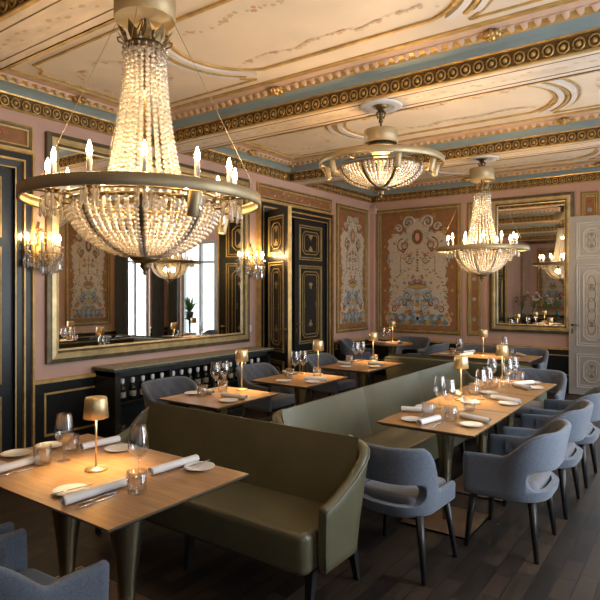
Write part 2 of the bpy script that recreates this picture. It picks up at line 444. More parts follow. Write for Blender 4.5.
# ------------------------------------------------------------------ wall-hung work: local x along wall, -y out of it, z up
ROT = dict(left=PI/2, back=0., right=-PI/2, front=PI)
def wpos(side, u, z=0.):
    """u: world y (left, right) or world x (back, front)"""
    return dict(left=(0, u, z), back=(u, D, z), right=(W, u, z), front=(u, Y0, z))[side]
def crect(x0, z0, x1, z1, ch):
    if ch <= 0: return [(x0, z0), (x1, z0), (x1, z1), (x0, z1)]
    return [(x0+ch, z0), (x1-ch, z0), (x1, z0+ch), (x1, z1-ch), (x1-ch, z1), (x0+ch, z1), (x0, z1-ch), (x0, z0+ch)]
def frame(b, x0, z0, x1, z1, prof, ch=0.):
    """prof: (inset, outward, mat of the band up to the next)"""
    L = []
    for ins, out, m_ in prof:
        c = max(ch - ins*.586, .001) if ch else 0
        L.append([(x, -out, z) for x, z in crect(x0+ins, z0+ins, x1-ins, z1-ins, c)])
    for k in range(len(L)-1):
        n = len(L[k])
        for i in range(n):
            j = (i+1) % n; b.add([L[k][i], L[k][j], L[k+1][j], L[k+1][i]], [(0, 1, 2, 3)], prof[k][2])
def spiral(cx, cz, r, turns, a0, sg=1, n=22, grow=1.):
    P = []
    for k in range(n+1):
        t = k/n; rr = r*(1-.85*t); a = a0 + sg*turns*2*PI*t; P.append((cx + rr*cos(a), cz + rr*sin(a)))
    return P

# casings and panelling -------------------------------------------------------
def casing(y0, y1, n):
    b = MB()
    prof = [(0, 0, 0), (0, .07, 0), (.025, .075, 0), (.028, .05, 1), (.085, .05, 1), (.088, .062, 0), (.105, .062, 0), (.108, .035, 1), (.165, .03, 1), (.168, .04, 0), (.18, .04, 1), (.185, -.12, 1)]
    # three-sided frame: legs run below the floor so the lower bar stays hidden
    L = []
    for ins, out, m_ in prof:
        L.append([(y0-.18+ins, -out, 0.), (y0-.18+ins, -out, 3.03-ins), (y1+.18-ins, -out, 3.03-ins), (y1+.18-ins, -out, 0.)])
    for k in range(len(L)-1):
        for i in range(3): b.add([L[k][i], L[k][i+1], L[k+1][i+1], L[k+1][i]], [(0, 1, 2, 3)], prof[k][2])
    struct(b.build('trim_%d' % n, ['goldp', 'black'], None, (0, 0, 0), (0, 0, PI/2)))
casing(*DO1, ntrim); casing(*DO2, ntrim+1); ntrim += 2
# overdoor panels
def motif_flower(b, x, z, r, mats, d=.004, n=6):
    for k in range(n):
        a = 2*PI*k/n + .3
        b.poly([(x + r*.55*cos(a) + r*.5*cos(a+2*PI*q/6), -d-.0004*k, z + r*.55*sin(a) + r*.5*sin(a+2*PI*q/6)) for q in range(6)], mats[0])
    b.poly([(x + r*.35*cos(2*PI*q/6), -d-.004, z + r*.35*sin(2*PI*q/6)) for q in range(6)], mats[1])
def motif_leaf(b, x, z, l, a, mat, w=.3, d=.003):
    ca, sa = cos(a), sin(a); P = []
    for t, h in ((0, 0), (.3, 1), (.65, .8), (1, 0), (.65, -.8), (.3, -1)):
        px, pz = t*l, h*w*l*.5; P.append((x + px*ca - pz*sa, -d, z + px*sa + pz*ca))
    b.poly(P, mat)
PF = [(0, 0, 0), (0, .03, 0), (.012, .034, 0), (.018, .022, 1), (.035, .02, 1), (.04, .028, 0), (.055, .026, 0), (.06, .006, 1)]
def overdoor(y0, y1, z0, z1, label):
    t = thing('overdoor_panel', label, 'panel', (.001, y0, z0), PI/2)
    w, h = y1-y0, z1-z0
    b = MB(); frame(b, 0, 0, w, h, PF); b.build('frame', ['goldp', 'framed'], t)
    b = MB(); b.box(.05, -.006, .05, w-.05, -.001, h-.05, 0); rr = random.Random(5)
    for k in range(26):
        x = w/2 + (k-12.5)/12.5*w*.36; z = h/2 + .02*sin(k*1.3)
        motif_leaf(b, x, z, .07, rr.uniform(-.9, .9) + (PI if k % 2 else 0), 3 if k % 3 else 4, .4, .0075 + .0002*k)
        if k % 4 == 1: motif_flower(b, x, z + rr.uniform(-.02, .02), .035, (1, 2), .014)
    b.build('canvas', ['t_orange', 't_red', 't_ochre', 't_green', 't_pink'], t)
overdoor(DO1[0]-.18, DO1[1]+.18, 3.04, 3.29, 'orange painted overdoor panel above the left-edge black doorway')
overdoor(DO2[0]-.18, DO2[1]+.18, 3.04, 3.29, 'orange painted overdoor panel with flowers above the half-open black doors')
# dado
def dado(name_n, side, u0, u1, zt, lines, panels):
    b = MB(); L = u1-u0
    b.box(0, -.02, 0, L, 0, zt-.03, 0)
    b.box(0, -.045, zt-.035, L, 0, zt, 1); b.box(0, -.03, 0, L, 0, .12, 0)
    for z in lines: b.box(0, -.03, z-.008, L, -.019, z+.008, 1)
    for p0, p1, z0, z1 in panels:
        frame(b, p0, z0, p1, z1, [(0, .02, 1), (0, .03, 1), (.02, .03, 1), (.022, .02, 0)])
    u = u1 if side in ('right', 'front') else u0
    struct(b.build('trim_%d' % name_n, ['black', 'goldp'], None, wpos(side, u), (0, 0, ROT[side])))
dado(ntrim, 'left', 3.01, 6.37, .775, [], [(.12+.8*k, .80*(k+1), .2, .64) for k in range(4)]); ntrim += 1
dado(ntrim, 'left', 8.53, D, .74, [.61, .30], []); ntrim += 1
dado(ntrim, 'back', 0, 3.66, .735, [.61, .30], []); ntrim += 1
dado(ntrim, 'left', Y0, .75, .775, [.61, .2], []); ntrim += 1
dado(ntrim, 'front', 0, W, .775, [.61, .2], []); ntrim += 1
y = Y0
for w0, w1 in WIN + [(D, D)]:
    if w0 - y > .2: dado(ntrim, 'right', y, w0, .735, [.61, .3], []); ntrim += 1
    y = w1
# corner pilaster with small capital
b = MB(); b.box(0, D-.09, .74, .09, D, 3.36, 0); b.box(0, D-.13, 3.22, .13, D, 3.30, 1); b.box(0, D-.115, 3.19, .115, D, 3.22, 1)
struct(b.build('trim_%d' % ntrim, ['pink', 'rose'])); ntrim += 1
# shallow strips that divide the pink back wall
b = MB()
for x in (1.86, 2.225, 3.735): b.box(x, D-.012, .74, x+.06, D, 3.36, 0)
struct(b.build('trim_%d' % ntrim, 'pink')); ntrim += 1

# doors -----------------------------------------------------------------------
def door_leaf(b, w, h, t, mirror_x, ms):
    """slab from x=0..w, thickness t towards -y and 0; ms: slab, line, panel, ornament mats"""
    b.box(0, -t, .01, w, 0, h, ms[0])
    for side in (0, 1):
        c = MB()
        st = .11
        for z0, z1 in ((.12, .665), (.785, 2.09), (2.18, 2.76)):
            x0, x1 = st, w-st
            frame(c, x0, z0, x1, z1, [(0, 0, 1), (0, .012, 1), (.014, .014, 1), (.02, .004, 0), (.035, .004, 1), (.04, .008, 1), (.05, .008, 1), (.052, .002, 0)])
            i = .095
            frame(c, x0+i, z0+i, x1-i, z1-i, [(0, 0, 1), (0, .01, 1), (.012, .011, 1), (.016, .003, 2), (.05, .003, 2), (.052, .008, 1), (.062, .008, 1), (.064, .001, 2)], .07)
            xm = (x0+x1)/2; zm = (z0+z1)/2; hx = (x1-x0)/2-i-.075; hz = (z1-z0)/2-i-.075
            c.poly([(x, -.002, z) for x, z in crect(x0+i+.06, z0+i+.06, x1-i-.06, z1-i-.06, .04)], 2)
            for sg in (-1, 1):
                for k in range(5):
                    a = PI/2*sg + (k-2)*.42
                    motif_leaf(c, xm, zm + sg*(hz*.62), min(.075, hx)*1.1, a, 3, .42, .004 + .0002*k)
                c.poly([(xm + .022*cos(2*PI*q/8), -.0055, zm + sg*hz*.58 + .022*sin(2*PI*q/8)) for q in range(8)], 3)
            if hz > .3:
                for sg in (-1, 1):
                    motif_leaf(c, xm + sg*hx*.9, zm, .05, PI/2, 3); motif_leaf(c, xm + sg*hx*.9, zm, .05, -PI/2, 3)
        if side == 0: X = Matrix.Translation((0, -t, 0))
        else: X = Matrix.Translation((w, 0, 0)) @ Matrix.Rotation(PI, 4, 'Z')
        o = len(b.v); b.v += [tuple(X @ Vector(p)) for p in c.v]
        b.f += [tuple(o+i for i in f) for f in c.f]; b.m += [ms[m_] for m_ in c.m]; b.s += c.s
def handle(parent, x, z, sg, t):
    for s2 in (1, -1):
        h = MB(); y = -t if s2 == 1 else 0; d = -.045*s2
        h.tube([(x, y, z), (x, y+d, z)], .009, 8); h.tube([(x, y+d, z), (x+sg*.05, y+d*1.1, z+.004), (x+sg*.11, y+d, z-.004)], .008, 8)
        h.lathe([(0, 0), (.022, .001), (.022, .006), (0, .008)], 10, 0, Matrix.Translation((x, y, z)) @ Matrix.Rotation(PI/2*s2, 4, 'X'))
        h.box(x-.014, y-.004, z-.14, x+.014, y+.004, z-.06)
        h.build('handle', 'antique', parent)
LW = .85
def doorobj(name, w, loc, rz, ms, mats, hx, hs):
    b = MB(); door_leaf(b, w, 2.86, .045, False, ms); o = struct(b.build(name, mats, None, loc, (0, 0, rz)))
    handle(o, hx, 1.12, hs, .045); return o
BM = ['black', 'goldp', 'goldp']
# left-edge doorway, both leaves closed
doorobj('door_1', .945, (-.05, DO1[0]+.003, 0), PI/2, (0, 1, 0, 1), ['black', 'doorgold'], .9, -1)
doorobj('door_2', .945, (-.05, DO1[0]+.952, 0), PI/2, (0, 1, 0, 1), ['black', 'doorgold'], .05, 1)
# far doorway: right leaf closed, left leaf standing open into the room
doorobj('door_3', .90, (-.05, 7.447, 0), PI/2, (0, 1, 0, 1), ['black', 'doorgold'], .05, 1)
o = doorobj('door_4', .70, (.055, 6.68, 0), math.atan2(-.31, .69), (0, 1, 0, 1), ['black', 'doorgold'], .65, -1)
b = MB(); b.box(.70, -.05, .01, .716, .005, 2.86, 0); b.build('astragal', 'goldp', o)
b = MB()
for z in (.35, 1.4, 2.5): b.tube([(-.004, -.022, z), (-.004, -.022, z+.12)], .01, 8)
b.build('hinge', 'antique', o)
# white leaf folded back flat on the back wall
o = doorobj('door_5', .66, (3.64, D-.055, 0), 0, (0, 1, 2, 3), ['greywhite', 'greylite', 'greypanel', 'greyline'], .05, 1)
c = MB()
for zc_, n_, hz in ((1.44, 5, .115), (2.47, 2, .09), (.39, 2, .08)):
    for k in range(n_):
        z = zc_ + (k-(n_-1)/2)*hz*1.5
        c.tube([(.33 + .055*cos(2*PI*q/20), -.05, z + hz*sin(2*PI*q/20)) for q in range(20)], .004, 4, 0, True)
        for sg in (-1, 1): c.tube([(x, -.05, zz) for x, zz in spiral(.33+sg*.075, z, .03, 1.2, PI/2, sg, 14)], .003, 4)
c.build('painted_ornament', 'greyline', o)
# French window in the back-wall opening (beside the white leaf) and the side-wall windows
def window(n, side, u0, u1, z0, z1):
    w = u1-u0; b = MB()
    ub = u1 if side in ('right', 'front') else u0
    y = .08
    b.box(0, y, z0, .06, y+.08, z1); b.box(w-.06, y, z0, w, y+.08, z1); b.box(0, y, z1-.06, w, y+.08, z1); b.box(0, y, z0, w, y+.08, z0+.06)
    b.box(w/2-.04, y, z0, w/2+.04, y+.08, z1)
    b.box(0, y, 2.35, w, y+.08, 2.41)
    o = struct(b.build('window_%d' % n, 'greywhite', None, wpos(side, ub), (0, 0, ROT[side])))
    for x0, x1 in ((.06, w/2-.04), (w/2+.04, w-.06)):
        g = MB(); g.box(x0, y+.035, z0+.06, x1, y+.043, z1-.06); g.build('pane', 'pane', o)
    if side == 'right':
        g = MB(); g.box(-.05, -.03, z0-.03, w+.05, y, z0); g.build('sill', 'greywhite', o)
for i, (w0, w1) in enumerate(WIN): window(i+1, 'right', w0, w1, .35, 3.05)
window(6, 'back', OPN[0], OPN[1], .0, 2.9)
def curtain(side, u, w, label, z1=3.2):
    b = MB(); rows = []
    for z in (0.03, 1., 2., z1):
        rows.append([(-w/2 + w*k/36, -.12 - .035*sin(k*1.55) - .01*sin(k*.7+z), z) for k in range(37)])
    b.grid(rows); b2 = [[(x, y-.006, z) for x, y, z in r] for r in rows][::-1]; b.grid(b2)
    t = tag(b.build('curtain', 'curtain', None, wpos(side, u), (0, 0, ROT[side])), label, 'curtain')
for u, lb in ((8.56, 'grey floor-length curtain left of the far side window'), (9.66, 'grey floor-length curtain by the back corner window')): curtain('right', u, .34, lb)
curtain('back', 5.72, .34, 'grey floor-length curtain right of the garden window')

# tapestry panels --------------------------------------------------------------
TM = ['t_cream', 't_orange', 't_red', 't_blue', 't_pale', 't_green', 't_ochre', 't_brown', 't_pink']
CR, OR, RE, BL, PA, GR, OC, BR, PK = range(9)
def tapestry(side, u0, u1, z0, z1, label, blueish=False):
    w, h = u1-u0, z1-z0; ub = u1 if side in ('right', 'front') else u0
    t = thing('tapestry_panel', label, 'panel', wpos(side, ub, z0), ROT[side], None)
    b = MB(); frame(b, 0, 0, w, h, [(0, 0, 0), (0, .03, 0), (.02, .036, 0), (.03, .02, 1), (.05, .02, 1), (.055, .03, 0), (.075, .026, 0), (.085, .008, 1)])
    b.build('frame', ['frame2', 'goldp'], t)
    b = MB(); b.box(.07, -.008, .07, w-.07, -.002, h-.07, OR)
    cx = w/2; fx = w/2-.07; rr = random.Random(int(w*100))
    # cream field with scalloped border and lobed top
    R = []; L_ = []
    n = 44; zb, zt = .16, h*.80
    m_ = .30 if w > 1.4 else .16
    for k in range(n+1):
        tt = k/n; z = zb + (zt-zb)*tt
        x = fx - m_*.62 + .022*sin(tt*PI*22) + .03*cos(tt*PI*2)
        if tt > .9: x -= (tt-.9)*fx*1.2*(1 + .3*sin(tt*60))
        R.append((cx+x, z)); L_.append((cx-x, z))
    d = .0095
    for k in range(n): b.add([(L_[k][0], -d, L_[k][1]), (R[k][0], -d, R[k][1]), (R[k+1][0], -d, R[k+1][1]), (L_[k+1][0], -d, L_[k+1][1])], [(0, 1, 2, 3)], CR)
    def disc(x, z, rx, rz, mat, dd, n=14, seg=1.): b.poly([(x + rx*cos(2*PI*q/n), -dd, z + rz*sin(2*PI*q/n)) for q in range(n)], mat)
    sx = fx/.8
    disc(cx, h*.83, .20*sx+.04, h*.085, CR, .0097); 
    def scroll(x, z, r, turns, a0, sg, mat, wd, dd=.012):
        b.tube([(px, -dd, pz) for px, pz in spiral(x, z, r, turns, a0, sg)], [wd*(1-.5*k/22) for k in range(23)], 4, mat, False, None, (1, .25, 1))
    for sg in (-1, 1):
        X = lambda v: cx + sg*v*sx
        S = lambda turns, a0: (turns, a0 if sg > 0 else PI - a0, sg)
        def sc(x, z, r, turns, a0, d_, mat, wd):
            scroll(X(x), h*z, r*min(1, sx*1.15), turns, a0 if sg > 0 else PI-a0, sg*d_, mat, wd)
        sc(.20, .88, .13, 1.6, PI, -1, CR, .035); sc(.20, .88, .085, 1.3, PI, 1, GR, .013)
        sc(.40, .84, .08, 1.4, 0, 1, CR, .026); sc(.55, .80, .06, 1.4, 0, 1, OC, .014); sc(.33, .93, .05, 1.4, PI, 1, OC, .012)
        sc(.30, .70, .14, 1.5, PI/2, -1, GR, .014); sc(.28, .70, .09, 1.4, PI/2, 1, RE, .010); sc(.17, .78, .07, 1.2, -PI/2, 1, PA, .013)
        sc(.30, .62, .07, 1.3, PI, 1, OC, .011); sc(.16, .58, .07, 1.4, 0, -1, GR, .011)
        sc(.34, .25, .12, 1.6, -PI/2, 1, PA, .022); sc(.22, .30, .09, 1.5, PI, 1, BL, .016); sc(.48, .19, .075, 1.5, PI, -1, RE, .014)
        sc(.14, .20, .08, 1.4, 0, 1, PA, .024); sc(.58, .13, .06, 1.3, 0, -1, OC, .014)
        for k in range(12):                                   # leafy arches and flowers
            a = k/11*PI*.5; x = .12 + .42*sin(a); z = .50 - .20*(1-cos(a))
            motif_leaf(b, X(x), h*z, .07*min(1, sx+.2), (rr.uniform(-.8, 1.4) if sg > 0 else PI - rr.uniform(-.8, 1.4)), GR if k % 3 else OC, .38, .0115+.0001*k)
        for x, z, r, f in ((.30, .66, .045, (RE, OC)), (.16, .62, .035, (RE, PK)), (.40, .72, .03, (PK, OC)), (.27, .235, .055, (RE, OC)), (.40, .215, .05, (OC, RE)),
                           (.12, .235, .05, (OC, PA)), (.50, .25, .035, (PK, RE)), (.60, .15, .05, (OC, RE)), (.64, .115, .06, (PK, OC)), (.36, .80, .03, (RE, OC)), (.44, .10, .05, (RE, OC)), (.22, .86, .035, (RE, PK)), (.10, .44, .03, (RE, OC))):
            motif_flower(b, X(x), h*z, r*min(1, sx+.25), f, .013)
        for k in range(7): motif_flower(b, X(.70+.03*(k % 2)), h*(.16+.09*k), .03*min(1, sx+.3), (RE if k % 2 else OC, OC), .0125, 5)
        for k in range(8):                                    # hanging drops
            disc(X(.36), h*(.60-.016*k), .012, .014, GR if k % 2 else RE, .012, 6)
            disc(X(.60), h*(.58-.05*k), .02, .03, PA if k % 2 else GR, .0115, 6)
        for k in range(7):                                    # turbulent blue base
            disc(X(.06 + .085*k), h*(.118 + .012*(k % 2)), .075*sx+.015, h*.026, BL if k % 2 else PA, .0105+.0002*k, 10)
            disc(X(.08 + .08*k), h*.088, .06*sx+.012, h*.02, (BL, GR, OC)[k % 3], .0122+.0002*k, 10)
        motif_leaf(b, X(.64), h*.55, .2*min(1, sx+.2), PI/2+.2*sg, PA, .3, .0115)
        motif_leaf(b, X(.03), h*.30, .26*sx+.06, (.35 if sg > 0 else PI-.35), PA, .3, .0118)
        motif_leaf(b, X(.05), h*.255, .3*sx+.05, (.1 if sg > 0 else PI-.1), BL, .22, .0116)
    rs = random.Random(int(w*77)); dd_ = 0
    for k in range(90):
        z = h*rs.uniform(.20, .86); x = fx*rs.uniform(.05, .72); a = rs.uniform(0, 2*PI); l = rs.uniform(.03, .07)*min(1, sx+.25); mt = rs.choice((GR, GR, OC, OC, RE, PA, BL, PK)); dd_ += 1
        if rs.random() < .25 and z > h*.45: continue
        for sg in (-1, 1):
            if k % 3: motif_leaf(b, cx + sg*x, z, l, a if sg > 0 else PI-a, mt, .38, .0106 + .00004*dd_)
            else: motif_flower(b, cx + sg*x, z, l*.45, (mt, OC), .0108 + .00004*dd_, 5)
    # medallion, bouquet and urn on the axis
    disc(cx, h*.765, .10*sx+.02, h*.062, GR, .0135); disc(cx, h*.765, .085*sx+.015, h*.053, RE if not blueish else OC, .0142); disc(cx, h*.765, .062*sx+.01, h*.042, BR, .0148); disc(cx, h*.765, .04*sx+.008, h*.034, PK, .0154)
    for k in range(9): disc(cx, h*(.665-.021*k), (.022 if k % 2 else .034)*min(1, sx+.2), .02, (OC, RE, GR)[k % 3], .0135, 8)
    b.poly([(cx - .22*sx, -.0135, h*.365), (cx, -.0135, h*.345), (cx + .22*sx, -.0135, h*.365), (cx + .12*sx, -.0135, h*.415), (cx - .12*sx, -.0135, h*.415)], GR)
    b.poly([(cx - .26*sx, -.0139, h*.372), (cx, -.0139, h*.352), (cx + .26*sx, -.0139, h*.372), (cx, -.0139, h*.388)], OC)
    for k in range(9): motif_flower(b, cx + (k-4)*.04*sx, h*(.405 + .012*cos((k-4)*.5)), .035*min(1, sx+.3), ((RE, OC), (PK, RE), (BL, PA))[k % 3], .015+.0005*k)
    for k in range(5): disc(cx, h*(.33-.026*k), (.07-.008*k if k < 3 else .03+.03*(k-3))*sx+.01, h*.018, (PA, OC, PA, BL, OC)[k], .0135+.0003*k, 10)
    for k in range(7): motif_flower(b, cx + (k-3)*.075*sx, h*.165, .05*min(1, sx+.3), ((OC, RE), (RE, OC), (PA, BL))[k % 3], .0155+.0004*k)
    o = b.build('canvas', TM, t)
    return t
tapestry('back', .13, 1.83, .86, 3.25, 'large tapestry panel with cream ground on the back wall')
tapestry('left', 8.70, 9.86, .90, 3.25, 'narrow tall tapestry panel on the left wall beside the black doors', True)
tapestry('right', 7.15, 8.3, .88, 3.25, 'orange-bordered tapestry panel on the window wall')
tapestry('front', .25, 1.35, .90, 3.25, 'tapestry panel on the wall behind the viewer, left end', True)
tapestry('front', 2.1, 3.8, .90, 3.25, 'wide tapestry panel on the wall behind the viewer')
def narrow_panel(side, u0, u1, label, z0=.865, z1=3.25):
    w, h = u1-u0, z1-z0; ub = u1 if side in ('right', 'front') else u0
    t = thing('narrow_panel', label, 'panel', wpos(side, ub, z0), ROT[side])
    b = MB(); frame(b, 0, 0, w, h, [(0, 0, 0), (0, .026, 0), (.016, .03, 0), (.024, .018, 1), (.034, .018, 1), (.038, .024, 0), (.05, .02, 0), (.056, .006, 1)]); b.build('frame', ['frame2', 'goldp'], t)
    b = MB(); b.box(.045, -.008, .045, w-.045, -.002, h-.045, 0)
    b.box(.065, -.0095, .08, w-.065, -.008, h-.08, 1)
    for k in range(18):
        z = h*(.07 + .86*k/17)
        if k % 3 == 1: motif_flower(b, w/2, z, .036, ((3, 4), (5, 4), (4, 3))[k % 3], .011)
        else:
            for sg in (-1, 1): motif_leaf(b, w/2, z, .055, PI/2 + sg*.7, (6, 4, 3)[k % 3], .4, .0105)
    b.build('canvas', ['goldp', 't_orange', 't_cream', 't_red', 't_ochre', 't_pale', 't_green'], t)
narrow_panel('back', 1.95, 2.19, 'narrow orange strip panel between the tapestry and the back mirror')
narrow_panel('back', 3.80, 4.06, 'narrow orange strip panel showing above the white door')
narrow_panel('front', 1.6, 1.86, 'narrow orange strip panel on the wall behind the viewer')
narrow_panel('left', -1.5, -1.2, 'narrow orange strip panel on the left wall behind the viewer')

# mirrors
def mirror(side, u0, u1, z0, z1, label):
    w, h = u1-u0, z1-z0
    t = thing('wall_mirror', label, 'mirror', wpos(side, u0, z0), ROT[side])
    b = MB(); frame(b, 0, 0, w, h, [(0, 0, 1), (0, .05, 1), (.035, .06, 1), (.045, .065, 0), (.085, .07, 0), (.095, .055, 0), (.105, .06, 1), (.125, .03, 0), (.14, .026, 0), (.145, .012, 0)])
    b.build('frame', ['frame', 'framed'], t)
    b = MB(); b.box(.14, -.014, .14, w-.14, -.004, h-.14); b.build('mirror_glass', 'mirror', t)
mirror('left', 3.15, 6.26, .93, 3.28, 'huge gold-framed mirror on the left wall above the bar cabinet')
mirror('back', 2.35, 3.70, .96, 3.27, 'gold-framed mirror on the back wall beside the white door')

# small wall fittings
b = MB(); b.rbox(-.035, -.012, 0, .035, -.001, .10, .004); tag(b.build('light_switch', 'white', None, (.001, 6.315, 1.07), (0, 0, PI/2)), 'white light switch on the pink wall beside the big mirror', 'switch')
b = MB(); b.rbox(-.04, -.03, 0, .04, -.021, .10, .004); tag(b.build('wall_socket', 'white', None, (.0, 8.68, .60), (0, 0, PI/2)), 'white wall socket on the black dado right of the doors', 'socket')

# ------------------------------------------------------------------ chandeliers
def strand_mesh(fn, n, bead, aspect=1.):
    b = MB()
    for k in range(n):
        r, z = fn((k + .5) / n); b.lathe([(0, -bead*aspect), (bead*.8, -bead*.45*aspect), (bead, bead*.1), (bead*.55, bead*.75*aspect), (0, bead*aspect)], 6, 0, Matrix.Translation((r, 0, z)) @ Matrix.Rotation(k*.5, 4, 'Z'), True)
    return b
def drop_mesh(l):
    b = MB(); b.lathe([(0, 0), (.006, -.006), (.006, -.012), (.002, -.018)], 6, 0, None, False)
    b.lathe([(0, -.018), (.0085, -.03), (.007, -l*.7), (.0095, -l*.85), (0, -l)], 5, 0, None, False); return b
def make_spot(t, R, a, z, down=True, tilt=.25):
    b = MB(); X = Matrix.Translation((R*cos(a), R*sin(a), z)) @ Matrix.Rotation(a, 4, 'Z') @ Matrix.Rotation(tilt, 4, 'Y')
    b.lathe([(0, .0), (.026, 0), (.028, -.004), (.028, -.115), (.024, -.12), (.022, -.11)], 16, 0, X)
    o = b.build('spotlight', 'ringgold', t)
    c = MB(); c.lathe([(.022, -.108), (0, -.108)], 14, 0, X); c.build('lens', 'spotlens', o)
def candle_parts(t, R, n, a0, z, zc):
    sl = MB(); sl.lathe([(0, 0), (.013, 0), (.013, .125), (.009, .13), (0, .13)], 10); cn = sl.build('candle', 'candle', t)
    bl = MB(); bl.lathe([(0, .128), (.009, .132), (.0135, .148), (.011, .168), (.005, .188), (0, .198)], 8); bl.build('bulb', 'bulb', cn)
    ar = MB(); ar.tube([(-.10, 0, -.03), (-.075, 0, -.06), (-.03, 0, -.055), (0, 0, -.03), (0, 0, 0)], .007, 6)
    ar.tube([(-.06 + .02*cos(q*.7), 0, -.015 + .02*sin(q*.7)) for q in range(8)], .004, 5)
    ar.lathe([(0, -.012), (.03, -.008), (.036, 0), (.03, .002), (0, .0)], 12); arm = ar.build('candle_arm', 'antique', t)
    dm = drop_mesh(.10); dr = None
    for k in range(n):
        a = a0 + 2*PI*k/n; p = (R*cos(a), R*sin(a), z)
        for o in (cn, arm):
            if k == 0: o.location = p; o.rotation_euler = (0, 0, a)
            else: inst(o, t, p, (0, 0, a))
        for q in range(6):
            aa = a + 2*PI*q/6; pp = (p[0] + .034*cos(aa), p[1] + .034*sin(aa), z - .004)
            if dr is None: dr = dm.build('crystal_drop', 'crystal', t, pp)
            else: inst(dr, t, pp, (0, 0, aa), (1, 1, .85 + .3*((k*7 + q*3) % 5)/5))
def chandelier(loc, label, R, tall, a0, spots, zr, zd, bowl, nst):
    """zr ring z, zd drum bottom (relative to the soffit); bowl (rim r, rim z, depth)"""
    t = thing('chandelier', label, 'chandelier', loc)
    b = MB(); b.lathe([(0, 0), (.075, -.002), (.08, -.012), (.05, -.03), (.03, -.045), (.012, -.06), (0, -.06)], 16)
    for k in range(3): b.ball((0, 0, -.075 - .035*k), .024, 8, 5)
    for k in range(6):
        a = PI/3*k; b.tube([(.02*cos(a), .02*sin(a), -.05), (.05*cos(a), .05*sin(a), -.075), (.03*cos(a), .03*sin(a), -.12)], .006, 5)
    b.tube([(0, 0, -.05), (0, 0, zd + .16)], .01, 8); b.build('ceiling_mount', 'antique', t)
    rd = .155; dh = .155 if tall else .125
    b = MB(); b.lathe([(0, zd+dh), (rd, zd+dh), (rd+.003, zd+dh-.005), (rd+.003, zd), (rd-.004, zd-.002), (rd-.006, zd+.008), (0, zd+.01)], 40); b.build('drum', 'ringgold', t)
    # ring
    b = MB(); h = .056
    b.lathe([(R, zr-h/2), (R+.004, zr-h/2+.002), (R+.004, zr+h/2-.002), (R, zr+h/2), (R-.012, zr+h/2), (R-.014, zr+h/2-.012), (R-.006, zr+h/2-.014), (R-.006, zr-h/2+.014), (R-.014, zr-h/2+.012), (R-.012, zr-h/2), (R, zr-h/2)], 96)
    rg = b.build('ring', 'ringgold', t)
    sp = MB(); br, bz, bd = bowl
    sp.tube([(br, 0, zr-.012), (R-.006, 0, zr-.012)], .006, 6); sk = sp.build('spoke', 'antique', t, (0, 0, 0), (0, 0, a0+.26))
    for k in range(1, 6): inst(sk, t, (0, 0, 0), (0, 0, a0 + .26 + PI/3*k))
    # bowl
    b = MB(); b.tube([(br*cos(2*PI*k/48), br*sin(2*PI*k/48), bz) for k in range(48)], .011, 6, 0, True)
    b.tube([(br*1.02*cos(2*PI*k/48), br*1.02*sin(2*PI*k/48), bz+.03) for k in range(48)], .006, 6, 0, True); b.build('bowl_rim', 'antique', t)
    bf = lambda u: (br*cos(u*1.42), bz - bd*sin(u*1.42))
    nb = max(12, int(bd*1.35/.0235*.98)); arcl = (br + bd)*.78; nb = int(arcl/.027)
    s0 = strand_mesh(bf, nb, .0152).build('bowl_strand', 'crystal', t)
    N = nst
    for k in range(1, N): inst(s0, t, (0, 0, 0), (0, 0, 2*PI*k/N))
    rb = MB(); kr = .985 if tall else 1.03
    rb.tube([(br*kr*cos(u*1.45/14), 0, bz - bd*kr*sin(u*1.45/14)) for u in range(15)], .010, 6, 0, False, None, (1, 1.6, 1)); r0 = rb.build('bowl_rib', 'antique', t, (0, 0, 0), (0, 0, PI/N))
    for k in range(1, 8): inst(r0, t, (0, 0, 0), (0, 0, PI/N + PI/4*k))
    b = MB(); b.lathe([(0, 0), (.075, -.002), (.08, -.012), (.05, -.028), (.022, -.034), (.03, -.05), (.018, -.066), (.008, -.075), (.012, -.085), (0, -.10)], 16, 0, Matrix.Translation((0, 0, bz-bd)))
    b.build('finial', 'antique', t)
    if tall:
        zt = zd - .145; z1 = zr + .04
        b = MB(); b.lathe([(.088, zt-.03), (.098, zt-.028), (.102, zt+.01), (.09, zt+.012), (.088, zt-.03)], 32)
        for k in range(10):
            a = 2*PI*k/10; X = Matrix.Rotation(a, 4, 'Z')
            lf = [(.10, -.018, zt+.01), (.112, -.028, zt+.045), (.15, 0, zt+.09), (.112, .028, zt+.045), (.10, .018, zt+.01), (.122, 0, zt+.045)]
            b.add(lf, [(0, 1, 5), (1, 2, 5), (2, 3, 5), (3, 4, 5), (4, 0, 5)], 0, False, X)
            b.tube([(.105, .03, zt+.01), (.13, .035, zt+.02), (.135, .035, zt+.04), (.12, .034, zt+.042)], .005, 5, 0, False, X)
        b.tube([(0, 0, zd+.01), (0, 0, zt)], .006, 6)
        for k in range(4): b.tube([(.09*cos(PI/2*k), .09*sin(PI/2*k), zt), (.02*cos(PI/2*k), .02*sin(PI/2*k), zd)], .004, 5)
        b.build('crown', 'antique', t)
        cf = lambda u: (.102 + .10*u**1.9, zt - .03 + (z1 - zt + .03)*u)
        s1 = strand_mesh(cf, int((zt-z1)/.0265), .0148).build('crystal_strand', 'crystal', t)
        for k in range(1, 22): inst(s1, t, (0, 0, 0), (0, 0, 2*PI*k/22))
        dm = drop_mesh(.05).build('crown_drop', 'crystal', t, (.112, 0, zt-.005))
        for k in range(1, 20): inst(dm, t, (.112*cos(2*PI*k/20), .112*sin(2*PI*k/20), zt-.005))
        b = MB(); b.tube([(0, 0, zt), (0, 0, bz-bd)], .009, 8); b.build('core_rod', 'antique', t)
